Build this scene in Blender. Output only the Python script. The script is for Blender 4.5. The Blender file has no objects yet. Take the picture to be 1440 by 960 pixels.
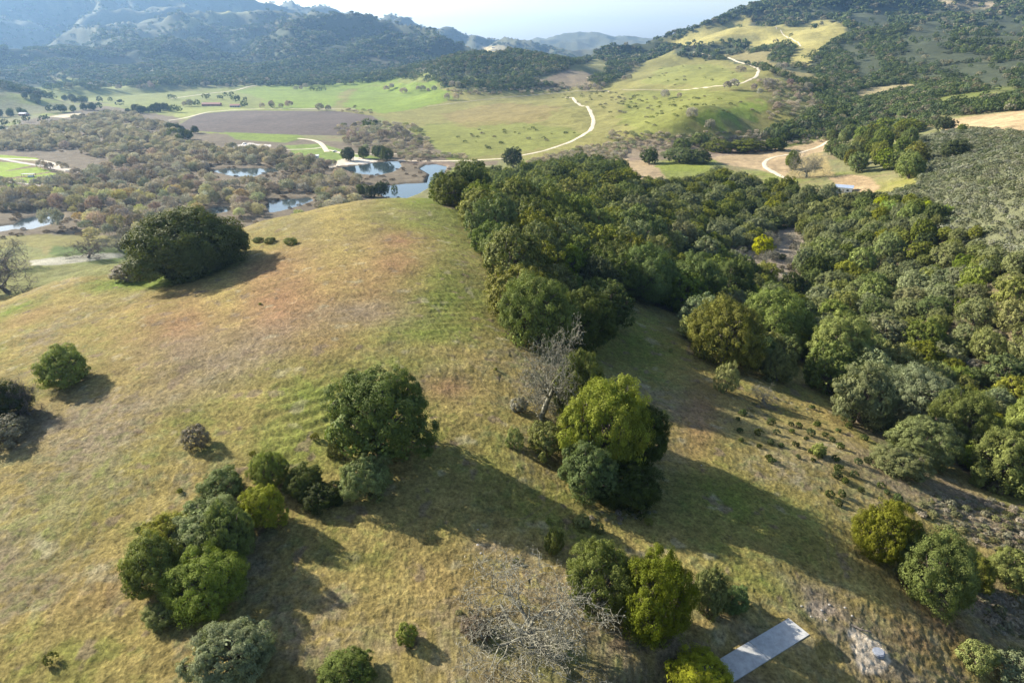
import bpy, math, random
import numpy as np
random.seed(7)
rng = np.random.default_rng(7)
PI = math.pi
C = bpy.context.scene.collection

# ------------------------------------------------------------------ camera geometry (1440 x 960 photograph)
CZ = 100.0                      # camera height above the valley water
PITCH = math.radians(23.4)
F = 960.0
SP, CP = math.sin(PITCH), math.cos(PITCH)

def ray(px, py):
    """azimuth (from +y towards +x) and tan(elevation) of an image point"""
    xc = (np.asarray(px, float) - 720.0) / F
    yc = -(np.asarray(py, float) - 480.0) / F
    f = CP + SP * yc
    v = -SP + CP * yc
    h = np.hypot(xc, f)
    return np.arctan2(xc, f), v / h

def project(x, y, z):
    x = np.asarray(x, float); y = np.asarray(y, float); dz = np.asarray(z, float) - CZ
    d = y * CP - dz * SP
    u = y * SP + dz * CP
    d = np.where(d < 1, 1, d)
    return 720 + F * x / d, 480 - F * u / d, d

# ------------------------------------------------------------------ noise
def _hash(ix, iy, seed):
    h = (ix.astype(np.int64) * 374761393 + iy.astype(np.int64) * 668265263 + seed * 974634777) & 0xFFFFFFFF
    h = ((h ^ (h >> 13)) * 1274126177) & 0xFFFFFFFF
    return ((h ^ (h >> 16)) & 0xFFFF) / 65535.0

def perlin(x, y, seed=0):
    ix = np.floor(x); iy = np.floor(y)
    fx = x - ix; fy = y - iy
    ix = ix.astype(np.int64); iy = iy.astype(np.int64)
    u = fx * fx * fx * (fx * (fx * 6 - 15) + 10); v = fy * fy * fy * (fy * (fy * 6 - 15) + 10)
    def g(i, j, dx, dy):
        a = _hash(i, j, seed) * 2 * PI
        return np.cos(a) * dx + np.sin(a) * dy
    a = g(ix, iy, fx, fy); b = g(ix + 1, iy, fx - 1, fy)
    c = g(ix, iy + 1, fx, fy - 1); d = g(ix + 1, iy + 1, fx - 1, fy - 1)
    return ((a * (1 - u) + b * u) * (1 - v) + (c * (1 - u) + d * u) * v) * 1.5

def fbm(x, y, seed=0, octv=4, gain=0.5):
    s = 0; a = 1.0; t = 0
    for k in range(octv):
        s = s + a * perlin(x * 2 ** k + 13.7 * k, y * 2 ** k - 7.1 * k, seed + k); t += a; a *= gain
    return s / t * 1.4

def sstep(a, b, x):
    t = np.clip((x - a) / (b - a), 0, 1); return t * t * (3 - 2 * t)

# ------------------------------------------------------------------ terrain knots
# (px, py, z): a point of the ground seen at that pixel, at height z
KZ = [
 (-250,1150,42),(0,1150,45),(360,1150,47),(720,1150,48),(1080,1150,45),(1440,1150,38),(1700,1150,32),
 (0,960,46),(360,960,48),(720,960,48),(1080,960,45),(1260,960,42),(1440,960,36.5),
 (-200,800,44),(0,800,47),(360,800,49),(560,800,49),(720,800,48.5),(900,800,46.5),(1080,800,45),(1260,800,41),(1400,830,36),(1500,800,36),
 (0,640,48),(360,640,51),(600,640,51),(720,640,50),(860,640,47),(1000,640,44),(1200,650,40.5),(1440,700,34),(1600,700,31),
 (-150,560,43),(0,520,45.5),(200,500,51),(400,480,54),(600,480,54.5),(700,480,52.5),(800,480,47),(900,480,42),(1000,500,38),(1160,540,33),(1300,560,29),(1440,600,27),
 (-150,480,38),(0,432,42.5),(60,404,43.5),(120,378,45),(200,385,47.5),(250,390,49),(330,350,50.5),(300,420,51.5),(400,360,53),(500,350,55),(600,370,55.5),(680,390,53),(760,400,48),
 (350,318,49),(420,300,50.5),(480,286,51.5),(540,279,52.5),(600,278,52.5),(640,284,52),(660,310,51),(700,330,48.5),
 (800,330,38),(880,420,39),(960,440,33),(900,330,27),(860,280,26),(760,260,22),(1000,360,21),(1000,290,16),(1080,400,17),(1120,340,13),(1180,420,17),(1120,470,23),
 (1250,470,24),(1350,480,27),(1440,480,31),(1600,500,36),(1250,380,20),(1350,370,27),(1440,370,38),(1600,380,50),
 (1200,300,19),(1300,300,30),(1440,290,46),(1600,280,62),(1260,240,28),(1340,215,38),(1440,215,52),(1600,200,70),
 (900,240,14),(940,250,15),(1000,215,13),(1075,235,16),(1130,240,19),(1180,262,21),(1230,255,25),(1160,200,18),(1100,218,15),(1180,200,20),
 (1300,190,34),(1380,190,44),(1440,195,48),(1400,165,45),(1440,160,50),(1250,180,27),(1600,150,60),
 (840,235,9),(720,228,5),(780,222,8),
 # left slope below the knoll, marsh and valley floor
 (30,395,24),(0,400,24),(80,366,22),(150,350,18),(30,370,12),(-150,400,16),
]
VAL = [(x, y) for x in range(-200, 640, 105) for y in (335, 300, 270, 240, 215, 190, 170, 150, 135)
       if not (x > 300 and y > 300) and not (x > 420 and y > 270) and not (x > 540 and y < 160)]
KZ += [(x, y, -4) for x, y in VAL]
KZ += [
 # green hill with the bending road
 (600,215,1),(650,215,2),(600,185,3),(650,180,6),(640,150,8),(700,205,6),(720,170,12),(760,190,11),(800,200,12),(760,160,17),(835,180,16),
 (710,140,13),(770,133,15),(560,150,4),(560,135,5),(480,140,3),(480,125,5),(600,130,9),(640,128,12),
 (820,148,22),(800,137,21),(880,127,30),(960,127,40),(880,160,26),(880,200,17),(950,195,20),(950,160,34),(1000,190,22),(1000,160,40),
 (1000,120,52),(1043,118,56),(1060,112,60),(1072,100,66),(1060,93,66),(1027,85,68),(980,76,70),(1060,140,48),(1060,175,28),(1100,150,42),(1120,180,26),(1130,110,54),
 (1150,140,38),(1180,170,26),(1200,200,22),(920,80,62),(900,105,42),(850,115,26),(940,100,58),
]
# (px, py, horizontal distance)
KR = [
 # valley end at the foot of the left mountains
 (-200,125,1500),(0,128,1600),(100,120,1850),(200,118,1900),(300,118,1950),(400,112,2100),(500,108,2200),(580,104,2300),
 # near wooded ridge left
 (300,70,2700),(420,60,2800),(520,65,2750),(600,75,2700),(640,80,2650),(200,80,2650),(100,90,2450),(0,95,2300),(-200,90,2200),
 (380,14,3350),(440,24,3300),(500,30,3300),(560,38,3200),(600,48,3100),(650,71,2900),(340,22,3250),(290,38,3150),(230,52,3050),(130,66,2900),(40,76,2700),(-150,72,2500),
 # behind/above: big left mountain
 (60,40,3700),(150,40,3800),(240,22,4000),(0,40,3500),(-150,30,3300),
 (0,-40,4900),(100,-42,4900),(200,-30,4900),(290,-12,4800),(350,0,4800),(-150,-40,4600),(-400,-40,4400),(-400,50,3000),
 (400,5,4900),(440,13,5000),(490,20,5000),(540,26,5000),(590,32,5000),(640,46,4900),(690,56,4700),(730,61,4600),(700,66,4200),
 # small wooded hill in the middle
 (640,122,1380),(700,122,1400),(760,120,1420),(680,95,1600),(740,95,1620),(640,95,1650),
 (620,82,1850),(660,70,1850),(700,66,1800),(740,68,1800),(780,78,1780),(815,92,1700),(830,108,1500),(830,100,1640),
 # distant centre hill
 (740,57,7500),(770,52,7500),(800,47,7500),(830,46,7500),(860,50,7500),(900,53,7500),(930,58,7500),(800,62,6200),(860,64,6200),(700,62,7000),
 # saddle right of it
 (850,75,2300),(890,72,2200),(870,90,1900),(930,62,2300),
 # right mountain
 (910,60,2500),(960,42,2600),(1010,26,2700),(1060,8,2800),(1100,-4,2900),(1200,-22,3000),(1300,-18,3000),(1380,-3,2950),(1440,-8,2950),(1550,-20,2900),(1700,-30,2800),
 (960,55,2100),(1020,50,2000),(1060,30,2150),(1100,60,1750),(1150,35,1950),(1000,80,1700),(1100,85,1500),(1180,60,1650),
 (1180,100,1300),(1240,60,1650),(1300,60,1600),(1400,60,1550),(1250,120,1150),(1330,110,1150),(1440,100,1150),(1220,30,2100),(1340,25,2100),(1440,25,2100),
 (1220,150,900),(1300,150,850),(1380,140,800),(1440,140,800),(1560,120,900),(1600,40,1700),
]
# (px, horizontal distance, z): ground hidden from here
KW = [
 (0,235,30),(100,235,28),(200,250,28),(300,300,24),(350,320,25),(420,330,24),(500,330,24),(600,330,24),(660,320,24),
 (200,330,8),(300,380,4),(400,400,2),(500,410,2),(600,420,4),(680,420,8),(420,460,-3),(540,490,-3),
 (400,4200,120),(500,4100,110),(600,4000,90),(300,3600,220),(640,3600,60),
 (700,2400,30),(640,2300,25),(780,2300,25),(700,3200,20),(800,3000,15),(860,4000,20),(760,5200,30),(860,3000,30),
 (0,7500,350),(200,7500,300),(400,8000,150),(600,8000,100),(300,11000,0),(0,11000,0),(600,11000,0),
 (700,9500,40),(800,9500,80),(900,9500,40),(800,13000,0),(1000,6000,80),(1100,11000,0),(1300,6500,150),(1440,11000,0),(1000,3500,120),
 (1100,4200,250),(1300,4200,250),(1500,4200,250),(1700,11000,0),(-300,11000,0),(940,1500,38),(880,1300,24),
]
kn = []
for px, py, z in KZ:
    a, t = ray(px, py); r = (z - CZ) / t
    kn.append((float(a), math.log(float(r)), z))
for px, py, r in KR:
    a, t = ray(px, py); kn.append((float(a), math.log(r), CZ + r * float(t)))
for px, r, z in KW:
    a, t = ray(px, 60); kn.append((float(a), math.log(r), z))
for az in (-180, -140, -100, -75):      # behind and beside the camera
    for r, z in ((25,49),(80,47),(250,30),(800,5),(2500,150),(5000,350),(11000,0)):
        kn.append((math.radians(az), math.log(r), z)); kn.append((math.radians(-az), math.log(r), z - (10 if r < 300 else 0)))
for az in (-60, -30, 0, 30, 60):
    kn.append((math.radians(az), math.log(16), 49)); kn.append((math.radians(az), math.log(28), 48.5))
K = np.array(kn)
# drop near-duplicates
keep = []
for i in range(len(K)):
    if all(abs(K[i,0]-K[j,0]) + abs(K[i,1]-K[j,1]) > 0.012 for j in keep): keep.append(i)
K = K[keep]
# heights are interpolated as apparent slope times distance: fit z scaled by a distance-dependent weight
def wgt(lr): return 1.0 + np.exp((lr - math.log(900)) * 1.0)
CC = 0.05
def phi(d2): return np.sqrt(d2 + CC * CC)
def kfeat(a, l): return np.stack([np.ones_like(a), a, l], -1)
val = K[:, 2] / wgt(K[:, 1])
d2 = (K[:, None, 0] - K[None, :, 0]) ** 2 + (K[:, None, 1] - K[None, :, 1]) ** 2
n = len(K)
A = np.zeros((n + 3, n + 3)); A[:n, :n] = phi(d2) - 1e-3 * np.eye(n); P = kfeat(K[:, 0], K[:, 1]); A[:n, n:] = P; A[n:, :n] = P.T
sol = np.linalg.solve(A, np.concatenate([val, np.zeros(3)]))

# ------------------------------------------------------------------ polar ground grid
az_in = np.arange(-50, 50.001, 0.088)
az_out = np.concatenate([np.arange(51, 70, 1.0), np.arange(72, 180, 3.0)])
AZ = np.radians(np.concatenate([-az_out[::-1], az_in, az_out]))
seg = [np.arange(math.log(14), math.log(50), 0.02), np.arange(math.log(50), math.log(330), 0.0034),
       np.arange(math.log(330), math.log(2300), 0.0042), np.arange(math.log(2300), math.log(5200), 0.006), np.arange(math.log(5200), math.log(14000), 0.02)]
LR = np.concatenate(seg)
NA, NR = len(AZ), len(LR)
# coarse evaluation of the smooth field, then bilinear refinement
ca = np.linspace(AZ[0], AZ[-1], 1100); cl = np.linspace(LR[0], LR[-1], 420)
GA, GL = np.meshgrid(ca, cl, indexing='ij')
Z0 = (kfeat(GA, GL) @ sol[n:])
for k in range(n):
    Z0 += sol[k] * np.sqrt((GA - K[k, 0]) ** 2 + (GL - K[k, 1]) ** 2 + CC * CC)
def bil(G, ga, gl, a, l):
    fa = np.clip((a - ga[0]) / (ga[1] - ga[0]), 0, len(ga) - 1.001); fl = np.clip((l - gl[0]) / (gl[1] - gl[0]), 0, len(gl) - 1.001)
    ia = fa.astype(int); il = fl.astype(int); u = fa - ia; v = fl - il
    return (G[ia, il] * (1 - u) + G[ia + 1, il] * u) * (1 - v) + (G[ia, il + 1] * (1 - u) + G[ia + 1, il + 1] * u) * v
AA, LL = np.meshgrid(AZ, LR, indexing='ij')
RR = np.exp(LL)
H = bil(Z0, ca, cl, AA, LL) * wgt(LL)
X = RR * np.sin(AA); Y = RR * np.cos(AA)
# valley floor: soft clamp
VF = 1.2
def softmax0(z, f, k): return f + k * np.logaddexp(0, (z - f) / k)
H = softmax0(H, VF, 1.6)
# relief
mtn = sstep(900, 1900, RR) * sstep(22, 110, H)
rid = 1 - 2.2 * np.abs(fbm(X / 760, Y / 760, 31, 4, 0.45))
fadec = 1 - 0.6 * sstep(4500, 7000, RR)
H += mtn * fadec * (1 - .55 * sstep(.1, .28, AA)) * (rid - 0.80) * (55 + 85 * sstep(1900, 2700, RR)) * (0.55 + 0.45 * sstep(1500, 2600, RR))
H += mtn * fbm(X / 160, Y / 160, 41, 3) * 11
mid = sstep(300, 600, RR) * sstep(4, 20, H)
H += mid * (1 - mtn) * (fbm(X / 130, Y / 130, 51, 3) * 3.0 + (0.45 - np.abs(fbm(X / 75, Y / 75, 55, 3))) * 3.0 * sstep(380, 800, RR))
near = 1 - sstep(330, 600, RR)
H += near * (fbm(X / 24, Y / 24, 61, 3) * 0.55 + fbm(X / 6, Y / 6, 62, 2) * 0.12)

# a sharp canyon creek bed, ponds and banks are cut below
def az_of(x, y): return np.arctan2(x, y)
def _idx(arr, v):
    i = np.clip(np.searchsorted(arr, v) - 1, 0, len(arr) - 2)
    return i, np.clip((v - arr[i]) / (arr[i + 1] - arr[i]), 0, 1)
def hgt_al(a, l):
    a = np.asarray(a, float); l = np.asarray(l, float)
    ia, u = _idx(AZ, a); il, v = _idx(LR, l)
    return (H[ia, il] * (1 - u) + H[ia + 1, il] * u) * (1 - v) + (H[ia, il + 1] * (1 - u) + H[ia + 1, il + 1] * u) * v
def hgt(x, y):
    return hgt_al(np.arctan2(x, y), np.log(np.maximum(np.hypot(x, y), 15)))
LT = np.arange(math.log(16), math.log(12000), 0.002)
def ground(px, py, rmin=20):
    """first ground point seen at the pixel: x, y, z, r (r = nan when it is sky)"""
    px = np.atleast_1d(np.asarray(px, float)); py = np.atleast_1d(np.asarray(py, float))
    a, t = ray(px, py); out = np.full((len(px), 4), np.nan)
    rt = np.exp(LT)
    for i in range(len(px)):
        hz = hgt_al(np.full_like(LT, a[i]), LT); zr = CZ + rt * t[i]
        m = (hz >= zr) & (rt > rmin)
        k = np.argmax(m)
        if m[k]:
            r = rt[k]; out[i] = (r * math.sin(a[i]), r * math.cos(a[i]), hz[k], r)
    return out
def G1(px, py, **k):
    o = ground(px, py, **k)[0]; return o
# ------------------------------------------------------------------ image-traced outlines -> outlines on the ground, in (azimuth, log distance)
def densify(pts, step=12, close=True):
    out = []; m = len(pts)
    for i in range(m if close else m - 1):
        a = pts[i]; b = pts[(i + 1) % m]; d = math.hypot(a[0]-b[0], a[1]-b[1]); k = max(1, int(d / step))
        for j in range(k): out.append((a[0] + (b[0]-a[0]) * j / k, a[1] + (b[1]-a[1]) * j / k))
    if not close: out.append(pts[-1])
    return out
def on_ground(pts, z=None):
    a, t = ray([p[0] for p in pts], [p[1] for p in pts])
    if z is not None:
        return np.stack([a, np.log((z - CZ) / t)], -1)
    g = ground([p[0] for p in pts], [p[1] for p in pts]); ok = ~np.isnan(g[:, 3])
    return np.stack([a[ok], np.log(g[ok, 3])], -1)
def inpoly(poly, a, l):
    a = np.asarray(a); l = np.asarray(l)
    res = np.zeros(a.shape, bool); x0, x1 = poly[:, 0].min(), poly[:, 0].max(); y0, y1 = poly[:, 1].min(), poly[:, 1].max()
    m = (a >= x0) & (a <= x1) & (l >= y0) & (l <= y1)
    if not m.any(): return res
    aa = a[m]; ll = l[m]; r = np.zeros(aa.shape, bool); k = len(poly)
    for i in range(k):
        xa, ya = poly[i]; xb, yb = poly[(i + 1) % k]
        if ya == yb: continue
        c = ((ya > ll) != (yb > ll)) & (aa < (xb - xa) * (ll - ya) / (yb - ya) + xa)
        r ^= c
    res[m] = r
    return res
WA = fbm(AA * 50, LL * 50, 71, 3); WL = fbm(AA * 50 + 50, LL * 50, 83, 3)
def box(a0, a1, l0, l1, pad):
    i0 = max(0, np.searchsorted(AZ, a0 - pad) - 2); i1 = min(NA, np.searchsorted(AZ, a1 + pad) + 3)
    j0 = max(0, np.searchsorted(LR, l0 - pad) - 2); j1 = min(NR, np.searchsorted(LR, l1 + pad) + 3)
    return slice(i0, i1), slice(j0, j1)
def polymask(pts, warp=0.0, z=None, bl=0):
    """(window, hard mask, blurred mask)"""
    pg = on_ground(densify(pts), z)
    w = box(pg[:, 0].min(), pg[:, 0].max(), pg[:, 1].min(), pg[:, 1].max(), warp * 1.5 + .002)
    m = inpoly(pg, AA[w] + WA[w] * warp, LL[w] + WL[w] * warp)
    return w, m, blur(m, bl)
def blur(m, k=1):
    m = m.astype(float)
    for _ in range(k):
        m[1:-1] = (m[:-2] + 2 * m[1:-1] + m[2:]) / 4; m[:, 1:-1] = (m[:, :-2] + 2 * m[:, 1:-1] + m[:, 2:]) / 4
    return m

# ponds: outlines on the water level z = 0.5
WZ = 0.5
POND_PX = [
 [(527,268),(543,262),(573,258),(597,257),(603,246),(590,238),(598,232),(613,231),(629,234),(625,243),(606,262),(590,272),(572,279),(545,279)],
 [(-40,330),(0,326),(20,322),(45,322),(67,316),(88,309),(91,300),(75,301),(57,303),(33,308),(20,316),(-20,320)],
 [(298,240),(320,237),(350,237),(387,237),(392,241),(370,244),(355,249),(330,248),(315,245)],
 [(376,291),(380,282),(400,281),(436,278),(440,282),(425,288),(397,296),(380,299)],
 [(287,297),(300,292),(325,290),(322,297),(300,301)],
 [(478,236),(505,233),(535,228),(560,227),(565,234),(552,242),(530,247),(500,244)],
]
POND = []
for pp in POND_PX:
    pg = on_ground(densify(pp, 4), WZ)
    POND.append(pg)
for pg in POND:
    w = box(pg[:, 0].min(), pg[:, 0].max(), pg[:, 1].min(), pg[:, 1].max(), .01)
    pm = blur(inpoly(pg, AA[w], LL[w]), 2); h = H[w]
    H[w] = np.where(pm > 0.02, h * (1 - pm) + (WZ - 1.2) * pm, np.maximum(h, WZ + 0.25))

# ------------------------------------------------------------------ ground colours (what grows or lies there)
def mix(c, col, m):
    m = m[..., None]; return c * (1 - m) + np.array(col) * m
GT = 0.74
n1 = fbm(X / 38, Y / 38, 101, 5, 0.6); n2 = fbm(X / 9, Y / 9, 102, 4, 0.6); n3 = fbm(X / 90, Y / 90, 103, 4); n4 = fbm(X / 2.6, Y / 2.6, 104, 3, 0.7)
STRAW = (0.31, 0.245, 0.085); GREEN = (0.16, 0.185, 0.036); OLIVE = (0.22, 0.20, 0.075); RED = (0.27, 0.155, 0.08); BRIGHT = (0.155, 0.22, 0.03)
DIRT = (0.24, 0.185, 0.12); CHAP = (0.058, 0.068, 0.038); GREY = (0.225, 0.18, 0.125)
col = np.ones(H.shape + (3,)) * np.array(STRAW) * 0.92
col = mix(col, GREEN, 0.5 * sstep(-0.1, 0.7, n1 + 0.35 * n2))
col = mix(col, GREY, 0.8 * sstep(0.0, 0.45, -n1 + 0.5 * n4))
col = mix(col, GREEN, 0.45 * sstep(0.0, 0.5, n4 + 0.4 * n2))

WOB = fbm(AA * 30, LL * 30, 77, 4, 0.6)
def soft(px, py, rx, ry):
    """soft patch on the ground given by its image centre and radii: (window, weights)"""
    g = ground([px, px + rx, px - rx, px, px], [py, py, py, py - ry, py + ry])
    a, _ = ray([px, px + rx], [py, py]); l = np.log(g[:, 3])
    da = abs(a[1] - a[0]); dl = np.nanmax([abs(l[3] - l[0]), abs(l[4] - l[0])]) * 0.8 + 1e-4
    w = box(a[0] - 2.4 * da, a[0] + 2.4 * da, l[0] - 2.4 * dl, l[0] + 2.4 * dl, 0)
    q = ((AA[w] - a[0]) / da) ** 2 + ((LL[w] - l[0]) / dl) ** 2
    return w, np.exp(-q * (1 + 0.5 * WOB[w])) * sstep(5.7, 4.0, q)
PATCH = [
 (480,400,200,50,RED,.5),(360,440,180,50,RED,.48),(690,420,50,60,GREEN,.25),(300,470,100,30,GREY,.5),(700,300,200,40,GREEN,.2),(520,300,120,12,BRIGHT,.45),(600,285,60,8,BRIGHT,.4),(120,500,120,40,GREEN,.2),
 # knoll: reddish sheep-sorrel patches, greener and paler places
 (430,420,150,36,RED,.55),(350,385,110,22,RED,.6),(560,340,60,22,RED,.55),(560,370,40,20,RED,.6),(270,450,60,22,RED,.45),(470,480,60,20,RED,.45),
 (630,545,45,28,RED,.4),(490,380,60,20,RED,.45),(60,440,70,12,RED,.4),(150,830,70,40,RED,.25),(640,500,60,20,RED,.2),
 (1220,600,60,30,RED,.25),(985,590,30,60,RED,.5),(970,650,40,30,RED,.3),(1130,500,30,10,RED,.3),
 (440,310,70,10,DIRT,.35),(450,345,60,10,RED,.3),(480,335,50,8,GREY,.4),(600,400,60,20,STRAW,.5),(560,300,80,12,OLIVE,.6),(470,295,60,8,STRAW,.6),(640,300,30,14,GREEN,.4),
 (300,345,40,8,STRAW,.7),(230,392,80,14,BRIGHT,.85),(180,398,40,10,BRIGHT,.8),(275,383,50,8,BRIGHT,.7),(140,420,60,10,STRAW,.5),(85,425,30,12,STRAW,.6),(20,435,40,8,BRIGHT,.5),
 (630,430,60,40,GREEN,.6),(640,400,40,30,GREEN,.45),(580,470,80,22,GREEN,.55),(620,500,60,16,STRAW,.5),(560,510,70,20,GREEN,.4),
 (450,560,70,50,GREEN,.6),(400,620,60,40,GREEN,.45),(100,720,90,60,GREEN,.3),(200,640,90,30,GREEN,.25),(60,600,60,40,GREY,.4),(230,560,120,30,GREY,.35),
 (330,500,90,30,GREY,.5),(500,440,70,20,GREY,.45),(700,640,40,60,GREEN,.35),(760,700,60,50,GREEN,.35),(700,760,40,20,STRAW,.7),(690,770,25,10,GREY,.6),(600,700,50,40,STRAW,.35),
 (620,820,70,50,RED,.22),(560,860,60,50,STRAW,.4),(690,830,80,60,STRAW,.3),(750,910,120,40,GREEN,.3),(810,750,60,20,GREEN,.5),
 (1000,700,120,70,GREEN,.5),(900,480,60,60,GREEN,.6),(1060,600,60,30,OLIVE,.4),(1150,620,90,30,STRAW,.35),(1130,740,60,60,GREEN,.35),(1080,820,70,30,GREEN,.6),
 (1260,620,60,20,BRIGHT,.5),(1150,840,50,22,GREY,.7),(1170,860,30,14,DIRT,.6),(1210,800,40,30,STRAW,.4),(1240,730,30,14,STRAW,.3),(1330,880,70,30,RED,.3),(1290,900,60,25,RED,.3),
 (1380,720,80,24,GREY,.7),(1340,690,60,14,DIRT,.5),(1420,760,50,20,DIRT,.5),(1400,860,60,40,GREY,.7),
 (1000,930,120,30,DIRT,.5),(1150,920,60,30,STRAW,.3),(1040,880,60,20,DIRT,.4),
]
kz = 1 - sstep(360, 520, RR)
for (px, py, rx, ry, c, s) in PATCH:
    w, q = soft(px, py, rx, ry)
    col[w] = mix(col[w], c, np.clip(q * s * 1.5 * (1 + 0.5 * n2[w] + 0.4 * n4[w]), 0, 1) * kz[w])

# trampled soil, gopher mounds and bare scrapes
n5 = fbm(X / 4.2, Y / 4.2, 105, 3, 0.6)
col = mix(col, (0.20, 0.15, 0.095), 0.75 * sstep(0.42, 0.62, n5 + 0.25 * n1) * kz)
col = mix(col, (0.36, 0.32, 0.20), 0.5 * sstep(0.45, 0.7, fbm(X / 5.5 + 40, Y / 5.5, 106, 3, 0.6)) * kz)
col *= (1 - (1 - GT) * kz)[..., None]
# valley, hills, mountains
vz = 1 - kz
base = np.ones(col.shape) * np.array((0.165, 0.16, 0.075))
base = mix(base, GREEN, sstep(-0.2, 0.5, n3)); base = mix(base, (0.19, 0.145, 0.085), 0.6 * sstep(0.1, 0.6, n1))
col = col * (1 - vz[..., None]) + base * vz[..., None]
mz = sstep(800, 1050, RR) * sstep(22, 45, H)
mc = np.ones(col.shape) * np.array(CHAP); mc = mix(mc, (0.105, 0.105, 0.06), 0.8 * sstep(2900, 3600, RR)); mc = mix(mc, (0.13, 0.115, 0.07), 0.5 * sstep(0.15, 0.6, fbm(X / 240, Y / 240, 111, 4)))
col = col * (1 - mz[..., None]) + mc * mz[..., None]
# below the knoll to the left / under the wood
Z_ID = np.zeros(H.shape, np.int8)          # 0 ground, 1 valley, 2 hills, 3 ploughed, 4 crop
Z_ID[(RR > 330) & (H < 9)] = 1
Z_ID[(RR > 650) & (H >= 9)] = 2
Z_ID[(RR > 1400)] = np.where(H[RR > 1400] < 16, 1, 2)
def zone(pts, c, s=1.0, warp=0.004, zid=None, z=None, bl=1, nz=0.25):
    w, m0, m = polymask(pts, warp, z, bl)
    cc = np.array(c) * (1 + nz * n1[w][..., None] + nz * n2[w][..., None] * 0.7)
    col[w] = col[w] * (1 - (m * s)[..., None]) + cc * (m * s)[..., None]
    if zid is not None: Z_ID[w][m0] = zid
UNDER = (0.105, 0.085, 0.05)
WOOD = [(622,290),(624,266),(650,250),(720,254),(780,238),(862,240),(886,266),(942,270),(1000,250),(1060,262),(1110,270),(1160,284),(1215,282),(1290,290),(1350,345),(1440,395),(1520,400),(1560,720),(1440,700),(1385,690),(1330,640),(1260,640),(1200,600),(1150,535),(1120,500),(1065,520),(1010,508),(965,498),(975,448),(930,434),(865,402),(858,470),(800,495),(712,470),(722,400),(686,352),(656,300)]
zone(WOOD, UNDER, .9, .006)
CHAPR = [(1215,282),(1290,290),(1350,345),(1440,395),(1560,420),(1600,170),(1440,188),(1380,182),(1330,186),(1290,195),(1300,225),(1290,260)]
zone(CHAPR, (0.105, 0.11, 0.06), 1, .008)
# dry fields and clearings
DRY = (0.30, 0.225, 0.13)
zone([(1300,176),(1350,166),(1440,155),(1600,140),(1600,185),(1440,195),(1380,190),(1340,183)], (0.36,0.27,0.15), 1)
zone([(862,224),(905,222),(930,240),(940,262),(905,268),(884,262)], (0.27,0.205,0.12), 1)
zone([(985,216),(1020,208),(1075,212),(1125,205),(1170,192),(1185,204),(1150,215),(1140,232),(1150,245),(1110,252),(1065,238),(1020,232)], DRY, 1)
zone([(1120,225),(1150,214),(1165,230),(1175,248),(1130,252),(1105,248)], (0.25,0.20,0.09), 1)
zone([(1165,250),(1200,246),(1225,250),(1236,266),(1222,275),(1190,272)], (0.28,0.205,0.115), 1)
zone([(1100,254),(1118,280),(1104,300),(1095,310),(1100,285)], (0.22,0.18,0.09), .8)
# canyon with leafless brush and pale dead growth
zone([(1010,352),(1060,350),(1110,310),(1135,330),(1130,380),(1150,420),(1100,415),(1050,400)], (0.24,0.20,0.15), .9)
# green hill across the valley
HG = (0.155,0.168,0.04); HB = (0.145,0.20,0.03)
zone([(480,122),(560,112),(620,118),(640,128),(760,130),(800,118),(850,112),(890,98),(930,75),(975,82),(1030,86),(1070,98),(1090,110),(1150,128),(1180,160),(1150,190),(1080,206),(980,212),(880,220),(780,222),(660,226),(600,215),(560,190),(540,165),(470,158)], (0.18,0.168,0.055), 1, .012, zid=2)
zone([(480,150),(500,125),(560,112),(615,118),(640,140),(600,150),(540,160)], HB, .9, .01)
zone([(560,190),(600,175),(700,170),(800,180),(830,190),(760,210),(660,222),(590,212)], HG, .8, .015)
zone([(620,160),(700,145),(790,150),(760,172),(650,180)], (0.19,0.13,0.06), .45, .02)
zone([(880,130),(960,125),(1060,130),(1050,160),(960,185),(900,190),(870,170)], HG, .8, .02)
zone([(960,165),(1040,150),(1080,140),(1070,165),(1000,180)], HB, .7, .02)
zone([(930,95),(1000,90),(1050,105),(1040,125),(960,120),(900,118)], (0.17,0.18,0.05), .8, .012)
zone([(850,200),(960,195),(1060,195),(1110,205),(1000,222),(880,226)], (0.19,0.145,0.11), .8, .012)
# grassy knolls high on the right mountain
GH = (0.27,0.24,0.085)
zone([(935,62),(965,48),(1010,34),(1055,22),(1068,38),(1090,36),(1110,40),(1150,28),(1180,32),(1196,52),(1170,62),(1150,80),(1130,96),(1105,92),(1120,70),(1100,60),(1060,66),(1040,58),(1000,62),(960,66)], GH, 1, .008, bl=1)
zone([(1010,80),(1050,70),(1090,70),(1080,84),(1100,98),(1140,104),(1160,118),(1120,112),(1075,95),(1040,86)], (0.21,0.18,0.08), .9, .008)
zone([(1000,54),(1060,46),(1080,56),(1040,62)], (0.075,0.08,0.045), .6, .008)
zone([(1205,128),(1240,122),(1280,118),(1290,124),(1240,135),(1215,142),(1200,140)], (0.30,0.25,0.13), .9, .006)
zone([(1310,0),(1340,3),(1400,4),(1402,12),(1360,8),(1330,9)], (0.42,0.33,0.22), .9, .002)
zone([(1190,140),(1220,150),(1300,160),(1290,170),(1220,172),(1190,165)], (0.19,0.155,0.10), .6, .01)
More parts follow.
